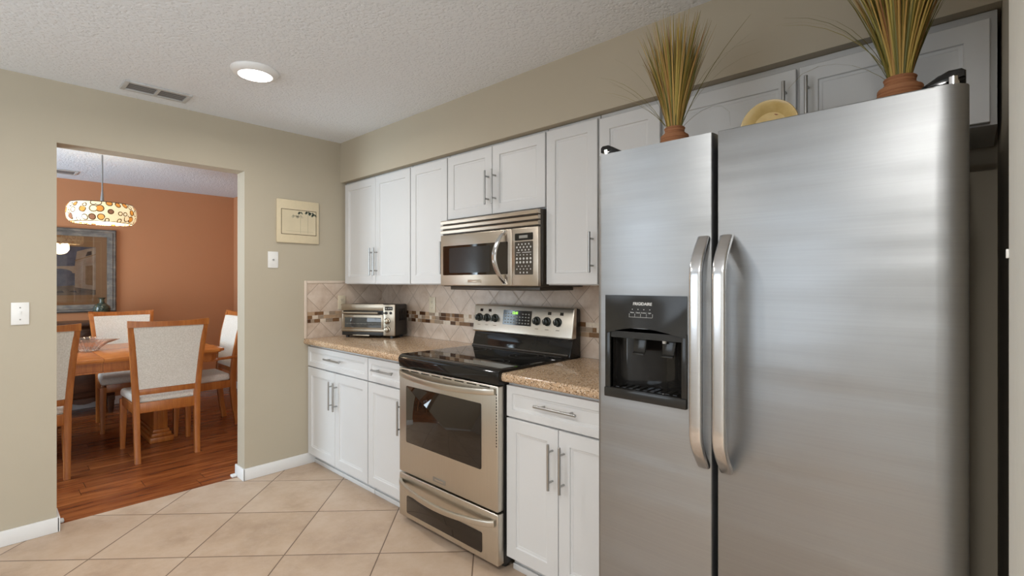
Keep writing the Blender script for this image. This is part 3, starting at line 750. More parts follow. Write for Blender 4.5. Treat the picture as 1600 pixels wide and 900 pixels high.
# ------------------------------------------------------------------ things on top of the refrigerator
M_rope = wood('woven_rope', (.20, .075, .03), (.34, .14, .06), (.45, .22, .10), (1, 1, 60), .8)
def grass_mat():
    t = NT('dried_grass_blades'); a = t.n('ShaderNodeAttribute', attribute_name='tone')
    c = t.ramp(a.outputs['Fac'], [(0, (.10, .095, .018)), (.3, (.24, .20, .035)), (.6, (.42, .31, .06)), (.85, (.46, .27, .07)), (1, (.30, .13, .04))])
    return t.set(Base_Color=c, Roughness=.6)
M_grass = grass_mat()
def grass_pot(loc, seed, n, hgt, spread, wisps, label, rtop=.031, rmax=.043):
    rr = random.Random(seed)
    t = thing('grass_bundle', label, 'grass decoration', loc, group='dried grass bundles in rope wrapped pots')
    b = BM(); prof = []
    hp = .118; nn = 44
    for k in range(nn + 1):
        h = hp * k / nn; q = k / nn; base_r = rmax * (1.0 + .12 * math.sin(math.pi * min(1, q * 1.25))) if q < .72 else rtop + (rmax * 1.085 - rtop) * (.5 + .5 * math.cos(math.pi * min(1, (q - .72) / .16)))
        if q > .93: base_r = rtop + .002
        prof.append((base_r + .0016 * math.sin(k * 2.1), h))
    prof = [(0, 0)] + prof + [(rtop - .004, hp), (rtop - .008, hp - .01), (0, hp - .01)]
    lathe(b, prof, (0, 0, 0), 28); obj('pot', b, M_rope, t, True, label='rope wrapped pot')
    b = BM(); tl = b.verts.layers.float.new('tone')
    def blade(ang, lean, L, w_, tone, curl=0, r0=None):
        r0 = rr.random() ** .5 * (rtop - .010) if r0 is None else r0; seg = 7
        x0, y0 = r0 * math.cos(ang), r0 * math.sin(ang); P = []
        for k in range(seg + 1):
            u = k / seg; le = lean * (.62 + .38 * u) + curl * u * u * u
            P.append(Vector((x0 + math.cos(ang) * L * math.sin(le) * u, y0 + math.sin(ang) * L * math.sin(le) * u, hp - .012 + L * u * math.cos(le * .8))))
        pv = []
        side = Vector((-math.sin(ang + rr.uniform(-.9, .9)), math.cos(ang + rr.uniform(-.9, .9)), 0)).normalized()
        nrm = Vector((side.y, -side.x, 0))
        for k, p in enumerate(P):
            u = k / seg; wk = w_ * (1 - u ** 2.2) + .0003
            ring = [b.verts.new(p + side * wk), b.verts.new(p + nrm * wk * .45), b.verts.new(p - side * wk)]
            for v in ring: v[tl] = min(1, max(0, tone + .15 * (u - .5)))
            pv.append(ring)
        for A, B in zip(pv, pv[1:]):
            for k in range(3): b.faces.new((A[k], A[(k + 1) % 3], B[(k + 1) % 3], B[k]))
        b.faces.new(pv[0]); b.faces.new(pv[-1])
    for k in range(n):
        a = rr.random() * 2 * math.pi; q = rr.random() ** .6
        blade(a, spread * q, hgt * rr.uniform(.62, 1.0) * (1 - .12 * q), rr.uniform(.0015, .0032), rr.random())
    for (a, lean, L, curl) in wisps: blade(R(a), lean * .8, L, .0012, rr.uniform(0, .5), curl)
    obj('grass', b, M_grass, t, True, smooth=0)
grass_pot((2.900, -.70, 1.753), 4, 460, .40, .37, [(183, 1.15, .36, 0), (190, 1.2, .28, .1), (178, 1.0, .36, .1), (175, .7, .38, .1), (20, .75, .34, .1), (0, .85, .36, 0), (185, 1.3, .26, 0), (10, .9, .30, .3), (40, .6, .38, .3), (200, 1.0, .26, .1), (150, .6, .4, .2), (355, 1.9, .20, .6)],
          'dried grass bundle in a rope pot left of the yellow plate')
grass_pot((3.503, -.70, 1.753), 11, 440, .42, .39, [(185, .95, .32, .2), (180, .8, .34, .3), (182, 1.5, .24, .5), (355, .5, .28, .1), (350, .5, .24, .1), (200, .8, .30, .3), (170, .7, .34, .2)],
          'dried grass bundle in a rope pot at the right end of the refrigerator top', .032, .045)
# yellow dish standing on edge
pl = thing('display_plate', 'yellow painted plate standing upright on the refrigerator between the grass bundles', 'plate', (3.163, -.58, 1.753))
def plate_mat():
    t = NT('yellow_glaze'); s = t.n('ShaderNodeSeparateXYZ'); t.L(t.obj(), s.inputs[0])
    n = t.noise(28, 4); c = t.ramp(n, [(.3, (.62, .42, .15)), (.6, (.72, .52, .22)), (.8, (.62, .48, .20))])
    v = t.n('ShaderNodeTexVoronoi', i_Scale=26.0); t.L(t.obj(), v.inputs['Vector'])
    z = s.outputs[2]; x = s.outputs[0]; zz = t.math('SUBTRACT', z, .085)
    r = t.math('SQRT', t.math('ADD', t.math('MULTIPLY', x, x), t.math('MULTIPLY', zz, zz)))
    inner = t.math('LESS_THAN', r, .050)
    f = t.math('MULTIPLY', inner, t.math('LESS_THAN', v.outputs['Distance'], .42))
    return t.set(Base_Color=t.mix(f, c, t.ramp(t.noise(15), [(.4, (.35, .06, .03)), (.6, (.12, .12, .03))])), Roughness=.2)
b = BM(); lathe(b, [(0, .004), (.052, .004), (.062, -.004), (.078, -.014), (.086, -.016), (.0875, -.0135), (.080, -.008), (.064, .002), (.050, .012), (0, .012)], (0, 0, .0885), 48, 'y')
obj('dish', b, plate_mat(), pl, True)
b = BM(); boxv(b, -.03, .03, .006, .020, 0, .05, .002); boxv(b, -.03, .03, -.02, .04, 0, .004, .001); obj('stand', b, M_black, pl, True)

# ------------------------------------------------------------------ wall plates, pictures, lights, vents in the kitchen
def wplate(wall, c, w_, h_, kind, label, cat, mat):
    """wall 'x': on the left wall facing +x; 'y': on back wall facing -y (tile surface)"""
    y, z = c; off = TS if cat == 'outlet' else 0
    b = BM()
    def bx(u0, u1, z0, z1, d0, d1, bev=0, bb=None):
        bb = bb or b
        if wall == 'x': boxv(bb, off + d0, off + d1, u0, u1, z0, z1, bev)
        else: boxv(bb, u0, u1, -off - d1, -off - d0, z0, z1, bev)
    base_loc = (off, y, z) if wall == 'x' else (y, -off, z)
    t = thing('wall_outlet' if cat == 'outlet' else ('light_switch' if kind == 'toggle' else 'cable_plate'), label, cat, base_loc)
    bx(y - w_ / 2, y + w_ / 2, z - h_ / 2, z + h_ / 2, 0, .006, .002); p = obj('cover_plate', b, mat, t)
    if kind == 'toggle':
        b2 = BM(); bx(y - .005, y + .005, z - .011, z + .011, .006, .0085, 0, b2); bx(y - .0035, y + .0035, z + .0, z + .012, .006, .016, .001, b2); obj('toggle', b2, mat, t)
        for s in (-1, 1): b2 = BM(); bx(y - .003, y + .003, z + s * .031 - .003, z + s * .031 + .003, .005, .007, 0, b2); obj('screw', b2, M_ink_grey, t)
    elif kind == 'cable':
        b2 = BM(); cyl(b2, (off + .004, y, z), (off + .014, y, z), .0055, 12); obj('connector', b2, M_handle, t)
    else:
        for s in (-1, 1):
            b2 = BM(); bx(y - .016, y + .016, z + s * .021 - .014, z + s * .021 + .014, .005, .008, .002, b2); rc = obj('receptacle', b2, mat, t)
            b2 = BM()
            for q in (-.0065, .0065): bx(y + q - .0012, y + q + .0012, z + s * .021 - .002, z + s * .021 + .006, .0078, .0085, 0, b2)
            bx(y - .002, y + .002, z + s * .021 - .010, z + s * .021 - .006, .0078, .0085, 0, b2); obj('slot', b2, M_black, rc)
wplate('x', (-2.152, 1.187), .068, .116, 'toggle', 'white toggle light switch left of the dining doorway', 'switch', M_plate)
wplate('x', (-.884, 1.510), .070, .116, 'cable', 'white cable jack plate below the small framed palm print', 'wall plate', M_plate)
wplate('x', (-.368, 1.193), .062, .108, 'outlet', 'ivory duplex outlet on the short side backsplash left of the toaster oven', 'outlet', M_ivory)
wplate('y', (.694, 1.182), .072, .116, 'outlet', 'ivory outlet on the back tile between toaster oven and range', 'outlet', M_ivory)

fm = thing('framed_print', 'small cream framed palm print on the beige wall right of the doorway', 'picture', (0, -.708, 1.637))
M_cream = plain('cream_frame', (.66, .56, .38), .35, var=.03); M_paper = plain('aged_paper', (.63, .54, .37), .5, var=.05, scale=8)
M_bline = plain('brown_line', (.10, .065, .03), .5); M_palm = plain('palm_ink', (.10, .13, .10), .6); M_palm2 = plain('palm_ink_faint', (.42, .38, .27), .6)
b = BM(); boxv(b, 0, .016, -.862, -.554, 1.637, 1.948, .003); obj('frame', b, M_cream, fm)
b = BM(); y0, y1, z0, z1 = -.833, -.575, 1.697, 1.880
for q in ((y0, y1, z0, z0 + .004), (y0, y1, z1 - .004, z1), (y0, y0 + .004, z0, z1), (y1 - .004, y1, z0, z1)): boxv(b, .016, .0172, q[0], q[1], q[2], q[3])
obj('border_line', b, M_bline, fm)
b = BM(); boxv(b, .0155, .0166, y0 + .004, y1 - .004, z0 + .004, z1 - .004); art = obj('print', b, M_paper, fm)
b = BM(); rr = random.Random(2)
def frond(cy, cz, n, L, mi):
    for k in range(n):
        a = R(-40 + 260 * k / (n - 1)); c_ = (cy + L * math.cos(a) * .5, cz + L * .35 * math.sin(a) - .004)
        quad(b, [(.0169 + mi * .0001, cy, cz), (.0169 + mi * .0001, c_[0] - .002, c_[1] + .005), (.0169 + mi * .0001, cy + L * math.cos(a), cz + L * .4 * math.sin(a) - .012), (.0169 + mi * .0001, c_[0] + .002, c_[1] - .004)], mi)
frond(-.695, 1.862, 9, .022, 0); frond(-.640, 1.868, 9, .026, 0); frond(-.612, 1.862, 9, .030, 0); frond(-.593, 1.852, 9, .026, 0); frond(-.735, 1.835, 7, .03, 1); frond(-.70, 1.835, 7, .03, 1)
for y, z in ((-.695, 1.86), (-.64, 1.865)): boxv(b, .0168, .0171, y - .001, y + .0015, 1.71, z, 0, 1, 1)
boxv(b, .0168, .0171, -.80, -.60, 1.722, 1.7235, 0, 1, 1)
obj('palm_drawing', b, [M_palm, M_palm2], art)

# recessed ceiling lights: the one in the photo and two unseen ones added to light the room
def can_light(x, y, label, e=20, grp=True):
    t = thing('recessed_light', label, 'ceiling light', (x, y, H), group='round recessed ceiling lights' if grp else None)
    b = BM(); lathe(b, [(.114, 0), (.113, -.006), (.104, -.018), (.088, -.026), (.080, -.026), (.078, -.010), (.078, 0)], (0, 0, 0), 48, cap=False); obj('trim_ring', b, M_trim, t, True)
    b = BM(); lathe(b, [(.0785, -.001), (.0785, -.024), (.06, -.029), (0, -.031)], (0, 0, 0), 48); obj('lens', b, M_led, t, True)
    l = light('recessed_light_lamp', 'AREA', (x, y, H - .036), e, (1.0, .97, .93), (0, 0, 0), (.14, .14)); l.data.shape = 'DISK'
    l.data.spread = R(170)
can_light(.925, -1.330, 'round recessed ceiling light glowing near the doorway wall', 10)
can_light(1.35, -2.75, 'added recessed fill light over the middle of the kitchen, out of view', 11)  # unseen fixture added for extra room light
can_light(3.6, -2.95, 'added recessed fill light by the room opening, behind the viewpoint', 38)  # unseen fixture added to shine into the gap beside the refrigerator

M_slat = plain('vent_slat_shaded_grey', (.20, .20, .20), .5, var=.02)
M_ventp = plain('vent_white_metal', (.50, .50, .49), .5, var=.02)
def vent(x0, x1, y0, y1, label, cells=2):
    t = thing('ceiling_vent', label, 'vent', ((x0 + x1) / 2, (y0 + y1) / 2, H))
    m = .022; b = BM()
    boxv(b, x0, x1, y0, y0 + m, H - .010, H, .002); boxv(b, x0, x1, y1 - m, y1, H - .010, H, .002)
    boxv(b, x0, x0 + m, y0 + m, y1 - m, H - .010, H, .002); boxv(b, x1 - m, x1, y0 + m, y1 - m, H - .010, H, .002)
    ym = (y0 + y1) / 2; boxv(b, x0 + m, x1 - m, ym - .007, ym + .007, H - .010, H)
    obj('frame', b, M_ventp, t)
    b = BM(); boxv(b, x0 + m, x1 - m, y0 + m, y1 - m, H - .002, H - .0005); obj('backing', b, M_dark_in, t)
    n = 4; zs_, ze_ = .0055, .0022; wd = (x1 - x0 - 2 * m) / n
    for (ya, yb) in ((y0 + m, ym - .007), (ym + .007, y1 - m)):
        for k in range(n):
            b = BM(); x = x0 + m + wd * (k + .1)
            hexa(b, [(x, ya, H - zs_), (x + .0015, ya, H - zs_), (x + .0015, yb, H - zs_), (x, yb, H - zs_), (x + wd * .34, ya, H - .002), (x + wd * .34 + .0015, ya, H - .002), (x + wd * .34 + .0015, yb, H - .002), (x + wd * .34, yb, H - .002)])
            obj('slat', b, M_slat, t)
vent(.145, .305, -1.765, -1.450, 'white louvred ceiling vent in the kitchen above the doorway')
vent(-3.02, -2.80, -2.02, -1.632, 'white louvred vent on the dining room ceiling')

# ------------------------------------------------------------------ dining room
def make_chair(label, arms=False, seat_mat=None):
    t = thing('dining_chair', label, 'chair', group=None)
    # back legs run up into the back posts; front is local +y
    for s in (-1, 1):
        b = BM()
        post(b, [(s * .190, -.285, 0, .036, .042), (s * .192, -.262, .15, .038, .046), (s * .194, -.245, .32, .042, .052), (s * .196, -.240, .46, .042, .052), (s * .206, -.252, .62, .040, .045), (s * .222, -.285, .85, .040, .036), (s * .238, -.335, 1.05, .040, .030)], .004)
        obj('leg', b, M_oak, t, True)
    for s in (-1, 1):
        b = BM(); post(b, [(s * .226, .225, 0, .032, .032), (s * .224, .22, .2, .040, .040), (s * .222, .215, .41, .048, .048)], .004)
        obj('leg', b, M_oak, t, True)
    b = BM()
    hexa(b, [(-.200, .205, .36), (.200, .205, .36), (.200, .230, .36), (-.200, .230, .36), (-.200, .205, .43), (.200, .205, .43), (.200, .230, .43), (-.200, .230, .43)], .003)
    for s in (-1, 1): hexa(b, [(s * .188, -.22, .36), (s * .212, -.22, .36), (s * .234, .20, .36), (s * .210, .20, .36), (s * .188, -.22, .43), (s * .212, -.22, .43), (s * .234, .20, .43), (s * .210, .20, .43)], .003)
    boxv(b, -.180, .180, -.262, -.232, .365, .440, .003)
    obj('seat_frame', b, M_oak, t, True)
    b = BM(); hexa(b, [(-.205, -.225, .428), (.205, -.225, .428), (.245, .245, .428), (-.245, .245, .428), (-.200, -.220, .492), (.200, -.220, .492), (.240, .240, .492), (-.240, .240, .492)], .024, 4)
    obj('seat', b, seat_mat or M_fabric, t, True)
    # back: top rail (slightly dished), lower rail, padded panel, all following the rake
    def by(z): return -.240 - (.012 * (z - .46) / .16 if z < .62 else .012 + (.033 * (z - .62) / .23 if z < .85 else .033 + .05 * (z - .85) / .2))
    def hx(z): return .196 + (z - .46) * .075
    b = BM(); n = 12; rings = []
    for k in range(n + 1):
        u = -1 + 2 * k / n; x = u * .258; zt = 1.068 - .012 * (1 - u * u); zb = 1.018
        yy = -.335 - .018 * (1 - u * u)
        rings.append([b.verts.new(c) for c in ((x, yy - .014, zb), (x, yy + .014, zb), (x, yy + .010, zt), (x, yy - .016, zt))])
    for A, B in zip(rings, rings[1:]):
        for k in range(4): b.faces.new((A[k], A[(k + 1) % 4], B[(k + 1) % 4], B[k]))
    b.faces.new(rings[0]); b.faces.new(rings[-1]); obj('top_rail', b, M_oak, t, True)
    b = BM(); boxv(b, -.188, .188, by(.52) - .014, by(.52) + .014, .500, .545, .003); obj('lower_rail', b, M_oak, t, True)
    b = BM(); zs = [.545, .62, .70, .78, .86, .94, 1.02]; rr_ = []
    m = 8
    grid = []
    for z in zs:
        row = []
        for k in range(m + 1):
            u = -1 + 2 * k / m; x = u * (hx(z) - .016); dish = -.016 * (1 - u * u) * ((z - .5) / .55)
            row.append((x, by(z) + dish))
        grid.append([[b.verts.new((x, y - .016, z)) for x, y in row], [b.verts.new((x, y + .020, z)) for x, y in row]])
    for A, B in zip(grid, grid[1:]):
        for sd in (0, 1):
            for k in range(m): b.faces.new((A[sd][k], A[sd][k + 1], B[sd][k + 1], B[sd][k]))
        for k in (0, m): b.faces.new((A[0][k], A[1][k], B[1][k], B[0][k]))
    for G in (grid[0], grid[-1]):
        for k in range(m): b.faces.new((G[0][k], G[0][k + 1], G[1][k + 1], G[1][k]))
    obj('backrest', b, M_fabric, t, True)
    if arms:
        for s in (-1, 1):
            b = BM(); tube(b, [(s * .222, -.262, .645), (s * .240, -.12, .643), (s * .262, .06, .636), (s * .262, .13, .630)], 1, 12, flat=((1, 0, 0), .045, .024)); a_ = obj('armrest', b, M_oak, t, True)
            b = BM(); post(b, [(s * .240, .10, .40, .034, .036), (s * .256, .085, .52, .030, .034), (s * .262, .11, .64, .030, .034)], .003); obj('arm_support', b, M_oak, t, True)
    return t
def copy_tree(o, parent=None):
    c = o.copy(); COL.objects.link(c)
    if parent is not None: c.parent = parent
    for ch in list(o.children): copy_tree(ch, c)
    return c
def face(dx, dy): return math.atan2(dy, dx) - math.pi / 2
CH = [((-1.195, -1.292), (-1, .05), 'honey oak chair with cream back turned to the doorway, nearest the right doorway edge'),
      ((-1.205, -2.078), (-1, .0), 'honey oak chair cut off by the left doorway edge, its back to the doorway'),
      ((-2.275, -1.326), (1, .0), 'honey oak chair facing the doorway from behind the table, in front of the dark sideboard'),
      ((-2.275, -2.090), (1, .0), 'oak chair behind the table, only its back corner showing at the left doorway edge')]
first = make_chair(CH[0][2])
first['group'] = 'armless oak dining chairs'
for i, (p, d, lb) in enumerate(CH):
    c = first if i == 0 else copy_tree(first)
    c.location = (p[0], p[1], 0); c.rotation_euler = (0, 0, face(*d)); c['label'] = lb
arm = make_chair('honey oak armchair with armrests at the right end of the table', True)
arm.location = (-1.715, -.905, 0); arm.rotation_euler = (0, 0, face(.0, -1))

TZ = .770
tt = thing('dining_table', 'honey oak extending dining table with a pedestal base', 'table', (-1.75, -1.80, 0))
TX0, TX1, TY0, TY1 = -2.31, -1.19, -2.75, -.82
c_ = .05
def toppoly(i): return [(TX0 + i + c_, TY0 + i), (TX1 - i - c_, TY0 + i), (TX1 - i, TY0 + i + c_), (TX1 - i, TY1 - i - c_), (TX1 - i - c_, TY1 - i), (TX0 + i + c_, TY1 - i), (TX0 + i, TY1 - i - c_), (TX0 + i, TY0 + i + c_)]
YS = -1.655
def clip_poly(P, y, keep_low):
    out = []
    for k in range(len(P)):
        a, c = P[k], P[(k + 1) % len(P)]; ia, ic = (a[1] < y) == keep_low, (c[1] < y) == keep_low
        if ia: out.append(a)
        if ia != ic: f = (y - a[1]) / (c[1] - a[1]); out.append((a[0] + f * (c[0] - a[0]), y))
    return out
for keep, yy in ((True, YS - .001), (False, YS + .001)):
    b = BM(); prism(b, clip_poly(toppoly(0), yy, keep), 'z', TZ - .024, TZ, bev=.005, seg=2); prism(b, clip_poly(toppoly(.02), yy, keep), 'z', TZ - .034, TZ - .0245)
    obj('table_leaf', b, M_oak_h, tt)
    b = BM(); prism(b, clip_poly(toppoly(.05), yy, keep), 'z', TZ - .100, TZ - .034); prism(b, clip_poly(toppoly(.035), yy, keep), 'z', TZ - .112, TZ - .100, bev=.002); obj('apron', b, M_oak, tt)
for yc in (-1.245, -2.33):
    b = BM(); x = -1.75
    boxv(b, x - .36, x + .36, yc - .085, yc + .085, .0, .045, .006); boxv(b, x - .34, x + .34, yc - .070, yc + .070, .045, .075, .006); boxv(b, x - .32, x + .32, yc - .058, yc + .058, .075, .10, .004)
    boxv(b, x - .30, x + .30, yc - .050, yc + .050, .10, TZ - .13, .003); boxv(b, x - .33, x + .33, yc - .07, yc + .07, TZ - .13, TZ - .105, .004)
    for q in (-.024, 0, .024): boxv(b, x + .298, x + .303, yc + q - .004, yc + q + .004, .16, .50, .001)
    pd = obj('pedestal', b, M_oak, tt)

# cut glass bowl
bw = thing('glass_bowl', 'fluted amber glass bowl with a leaf shaped rim on the dining table', 'bowl', (-1.85, -1.665, TZ + .001))
b = BM(); seg = 56; rings = []
for (r_, h) in ((0, .004), (.055, .004), (.060, .0), (.066, .004), (.070, .02), (.095, .06), (.130, .098), (.127, .100), (.091, .063), (.062, .024), (.050, .012), (0, .012)):
    ring = []
    for k in range(seg):
        a = 2 * math.pi * k / seg; f = 1 + (.035 * math.cos(a * 28) if .01 < h < .09 else 0)
        tip = max(0, math.cos(a - R(50))) ** 6 * .10 * (h / .1) ** 2
        ring.append(b.verts.new(((r_ * f + tip) * math.cos(a), (r_ * f + tip) * math.sin(a), h + .008 * (1 if h > .09 else 0) * math.cos(a * 2))) if r_ > 0 else None)
    if r_ == 0: ring = [b.verts.new((0, 0, h))]
    rings.append(ring)
for A, B in zip(rings, rings[1:]):
    for k in range(seg):
        q = []
        for v in (A[k % len(A)], A[(k + 1) % len(A)], B[(k + 1) % len(B)], B[k % len(B)]):
            if v not in q: q.append(v)
        b.faces.new(q)
obj('bowl', b, M_bowlgl, bw, True, smooth=20)

# sideboard
sb = thing('sideboard', 'dark walnut sideboard against the terracotta wall under the painting', 'sideboard', (-3.1, -1.95, 0))
b = BM(); boxv(b, -3.32, -2.90, -2.58, -1.34, .18, .90, .004); obj('body', b, M_walnut, sb)
b = BM(); prism(b, [(-3.335, .90), (-2.88, .90), (-2.87, .915), (-2.87, .93), (-2.88, .945), (-3.335, .945)], 'y', -2.60, -1.32); obj('top', b, M_walnut, sb)
b = BM(); pts = [(-1.34, .18), (-1.34, .13)] + [(-1.40 - 1.12 * k / 24, .145 + .022 * math.cos(k / 24 * 2 * math.pi * 3)) for k in range(25)] + [(-2.58, .13), (-2.58, .18)]
prism(b, pts, 'x', -2.925, -2.895); obj('scalloped_skirt', b, M_walnut, sb)
for x in (-3.29, -2.93):
    for y in (-2.55, -1.37):
        b = BM(); post(b, [(x, y, 0, .035, .035), (x, y, .06, .045, .045), (x, y, .18, .06, .06)], .003); obj('leg', b, M_walnut, sb)
for k in range(3):
    y0 = -2.55 + k * .405; b = BM(); boxv(b, -2.912, -2.888, y0, y0 + .39, .72, .875, .004); boxv(b, -2.89, -2.882, y0 + .03, y0 + .36, .75, .845, .003); d_ = obj('drawer', b, M_walnut, sb)
    b = BM(); lathe(b, [(.006, 0), (.006, .012), (.014, .018), (.010, .026), (0, .028)], (-2.884, y0 + .195, .797), 14, 'x'); obj('knob', b, plain('aged_brass', (.30, .2, .08), .3, 1), d_)
    b = BM(); boxv(b, -2.912, -2.888, y0, y0 + .39, .20, .705, .004)
    for i_, e_ in ((.05, .006), (.075, -.0)): boxv(b, -2.89, -2.880 + e_ - .004, y0 + i_, y0 + .39 - i_, .20 + i_, .705 - i_, .004)
    obj('door', b, M_walnut, sb)

# vase
b = BM(); lathe(b, [(0, 0), (.030, 0), (.032, .006), (.050, .045), (.070, .095), (.074, .125), (.066, .155), (.040, .178), (.024, .190), (.020, .215), (.022, .228), (.034, .240), (.030, .242), (.018, .230), (.015, .21), (0, .20)], (0, 0, 0), 32)
def vase_mat():
    t = NT('mottled_green_glaze'); n = t.noise(26, 6, .7); c = t.ramp(n, [(.35, (.012, .018, .016)), (.5, (.06, .085, .065)), (.6, (.16, .12, .06)), (.72, (.10, .14, .11))]); return t.set(Base_Color=c, Roughness=.12)
o = obj('vase', b, vase_mat()); o.location = (-3.1, -1.420, .946); tag(o, 'dark green mottled vase on the sideboard in front of the painting', 'vase')

# framed street scene
fp_ = thing('framed_painting', 'large framed watercolour street scene on the terracotta wall', 'painting', (-3.35, -1.86, 1.03))
PY0, PY1, PZ0, PZ1 = -2.47, -1.265, 1.030, 1.925
b = BM(); fwid = .082
def fside(p, q, ax):
    pass
M_frame = wood('weathered_grey_frame', (.06, .055, .05), (.13, .12, .11), (.26, .22, .18), (8, 3, 8), .4)
def fr_ring(i, x): return [b.verts.new((x, PY0 + i, PZ0 + i)), b.verts.new((x, PY1 - i, PZ0 + i)), b.verts.new((x, PY1 - i, PZ1 - i)), b.verts.new((x, PY0 + i, PZ1 - i))]
rs = [fr_ring(0, -3.349), fr_ring(0, -3.325), fr_ring(.012, -3.313), fr_ring(.030, -3.316), fr_ring(.036, -3.311), fr_ring(.060, -3.318), fr_ring(.066, -3.322), fr_ring(fwid, -3.327), fr_ring(fwid, -3.349)]
for A, B in zip(rs, rs[1:] + rs[:1]):
    for k in range(4): b.faces.new((A[k], A[(k + 1) % 4], B[(k + 1) % 4], B[k]))
obj('frame', b, M_frame, fp_)
M_mat = plain('peach_mat', (.52, .30, .16), .7, var=.03)
b = BM(); boxv(b, -3.349, -3.340, PY0 + fwid, PY1 - fwid, PZ0 + fwid, PZ1 - fwid); obj('mat_board', b, M_mat, fp_)
b = BM()
for i_ in (.045, .052): 
    y0, y1, z0, z1 = PY0 + fwid + i_, PY1 - fwid - i_, PZ0 + fwid + i_, PZ1 - fwid - i_
    for q in ((y0, y1, z0, z0 + .002), (y0, y1, z1 - .002, z1), (y0, y0 + .002, z0, z1), (y1 - .002, y1, z0, z1)): boxv(b, -3.3405, -3.3395, *q)
obj('mat_line', b, plain('mat_line_gold', (.62, .42, .22), .5), fp_)
def water(name, a, c2):
    t = NT(name); n = t.noise(9, 6, .7); return t.set(Base_Color=t.ramp(n, [(.35, a), (.65, c2)]), Roughness=.8)
AM = [water('sky_wash', (.10, .11, .20), (.22, .22, .30)), water('plaster_wash', (.50, .36, .28), (.62, .50, .42)), water('ochre_wash', (.34, .20, .12), (.48, .32, .2)),
      water('shade_wash', (.07, .055, .07), (.15, .12, .13)), water('ground_wash', (.16, .12, .11), (.36, .27, .22)), water('mauve_wash', (.25, .17, .17), (.36, .26, .24))]
y0, y1, z0, z1 = PY0 + .175, PY1 - .175, PZ0 + .185, PZ1 - .195
b = BM(); AX = -3.3395
def ap(pts, mi, layer):
    quad_pts = [(AX + layer * .0004, y0 + (y1 - y0) * u, z0 + (z1 - z0) * v) for u, v in pts]; quad(b, quad_pts, mi)
ap([(0, 0), (1, 0), (1, 1), (0, 1)], 0, 0)
ap([(0, 0), (1, 0), (1, .22), (.6, .18), (.3, .22), (0, .2)], 4, 1)
ap([(.0, .18), (.14, .2), (.14, .9), (.05, .95), (0, .92)], 1, 2)
ap([(.14, .2), (.46, .2), (.46, .62), (.40, .66), (.14, .60)], 5, 2)
ap([(.30, .55), (.52, .57), (.52, .74), (.48, .8), (.44, .74), (.30, .70)], 2, 3)
ap([(.46, .18), (.60, .18), (.60, .56), (.46, .58)], 5, 2)
arch = [(.52, .45), (.52, .58), (.80, .60), (.80, .45)] + [(.66 + .12 * math.cos(R(a)), .45 + .09 * math.sin(R(a))) for a in range(0, 181, 20)]
ap(arch, 1, 3)
ap([(.54, .18), (.62, .18), (.62, .48), (.54, .46)], 3, 3)
ap([(.80, .16), (1, .10), (1, 1), (.90, .95), (.82, .90), (.80, .62)], 1, 4)
ap([(.90, .22), (.97, .20), (.97, .62), (.90, .60)], 2, 5)
ap([(.90, .80), (.96, .84), (.96, .92), (.92, .90)], 3, 5)
ap([(.80, .70), (1, .84), (1, .86), (.80, .72)], 2, 6)
for k in range(5): ap([(.18 + k * .055, .28), (.21 + k * .055, .28), (.21 + k * .055, .40), (.18 + k * .055, .40)], 3, 4)
for k in range(6): ap([(.15 + k * .12, .05 + .02 * (k % 2)), (.22 + k * .12, .05), (.21 + k * .12, .09), (.16 + k * .12, .085)], 3, 3)
obj('painted_picture', b, AM, fp_, smooth=0)
b = BM(); boxv(b, -3.333, -3.331, PY0 + fwid - .002, PY1 - fwid + .002, PZ0 + fwid - .002, PZ1 - fwid + .002); obj('glass_pane', b, M_pane, fp_)

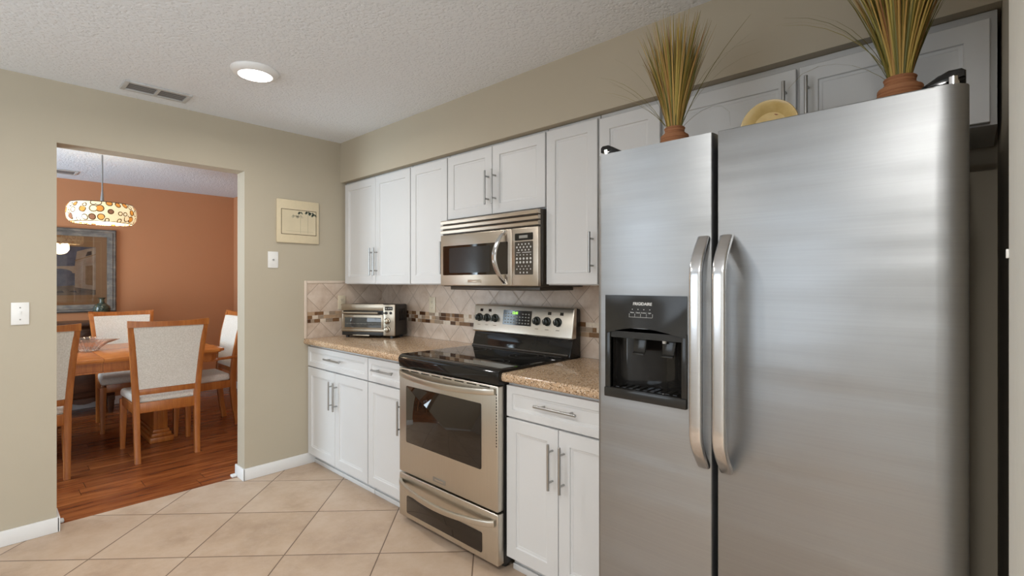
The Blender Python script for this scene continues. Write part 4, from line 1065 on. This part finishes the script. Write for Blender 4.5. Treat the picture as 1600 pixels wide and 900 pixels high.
# pendant lamp
pn = thing('pendant_lamp', 'drum pendant lamp with lit circle patterned glass over the dining table', 'lamp', (-1.73, -1.595, H))
def shade_mat():
    t = NT('circle_mosaic_glass'); s = t.n('ShaderNodeSeparateXYZ'); t.L(t.obj(), s.inputs[0]); a = t.math('ARCTAN2', s.outputs[1], s.outputs[0])
    u = t.math('MULTIPLY', a, .228); vec = t.n('ShaderNodeCombineXYZ', i_0=u, i_1=s.outputs[2]).outputs[0]
    v = t.n('ShaderNodeTexVoronoi', voronoi_dimensions='2D', i_Scale=17.0, i_Randomness=.6); t.L(vec, v.inputs['Vector'])
    cs = t.n('ShaderNodeSeparateColor'); t.L(v.outputs['Color'], cs.inputs[0]); d = v.outputs['Distance']
    rad = t.math('ADD', t.math('MULTIPLY', cs.outputs[1], .22), .22)
    inside = t.math('LESS_THAN', d, rad); ring = t.math('LESS_THAN', t.math('ABSOLUTE', t.math('SUBTRACT', d, rad)), .055)
    fill = t.ramp(cs.outputs[0], [(0, (1, .82, .5)), (.3, (1, .85, .55)), (.34, (.75, .30, .05)), (.6, (.85, .42, .10)), (.64, (.28, .13, .07)), (.72, (1, .80, .48))])
    t.t.nodes[-1].color_ramp.interpolation = 'CONSTANT' if t.t.nodes[-1].bl_idname == 'ShaderNodeValToRGB' else None
    c = t.mix(inside, (1, .84, .52), fill); c = t.mix(ring, c, (.06, .028, .012))
    return t.set(Base_Color=c, Emission_Color=c, Emission_Strength=.62, Roughness=.25)
SZ0, SZ1 = 1.845 - H, 2.005 - H
b = BM(); seg = 64
lathe(b, [(.205, SZ0), (.226, SZ0 + .03), (.232, SZ0 + .08), (.226, SZ0 + .13), (.205, SZ1), (.203, SZ1), (.222, SZ0 + .13), (.228, SZ0 + .08), (.222, SZ0 + .03), (.203, SZ0), (.205, SZ0)], (0, 0, 0), seg, cap=False)
sh = obj('shade', b, shade_mat(), pn, True)
b = BM(); tube(b, [(.206 * math.cos(R(a)), .206 * math.sin(R(a)), SZ0) for a in range(0, 361, 8)], .003, 6, caps=False); tube(b, [(.206 * math.cos(R(a)), .206 * math.sin(R(a)), SZ1) for a in range(0, 361, 8)], .003, 6, caps=False); obj('rim', b, M_walnut, pn, True)
b = BM(); lathe(b, [(0, SZ0 + .006), (.1, SZ0 + .006), (.202, SZ0 + .012), (.202, SZ0 + .016), (0, SZ0 + .010)], (0, 0, 0), seg); obj('diffuser', b, emis('diffuser_glow', (1, .80, .52), .7), pn, True)
b = BM(); lathe(b, [(0, SZ0 - .012), (.008, SZ0 - .010), (.012, SZ0 - .004), (.022, SZ0 + .002), (.022, SZ0 + .006), (0, SZ0 + .006)], (0, 0, 0), 20); obj('finial', b, M_handle, pn, True)
b = BM(); cyl(b, (0, 0, SZ0 + .02), (0, 0, -.02), .0055, 12); lathe(b, [(.0, SZ1 - .02), (.016, SZ1 - .02), (.012, SZ1 + .05), (.0055, SZ1 + .12)], (0, 0, 0), 16); obj('rod', b, M_handle, pn, True)
b = BM(); lathe(b, [(0, -.010), (.03, -.009), (.05, -.004), (.052, 0), (0, 0)], (0, 0, 0), 32); obj('ceiling_canopy', b, M_handle, pn, True)
light('pendant_bulb', 'POINT', (-1.73, -1.595, 1.80), 9, (1.0, .78, .52), size=.09)
light('pendant_uplight', 'POINT', (-1.73, -1.595, 2.03), 1.2, (1.0, .80, .55), size=.06)
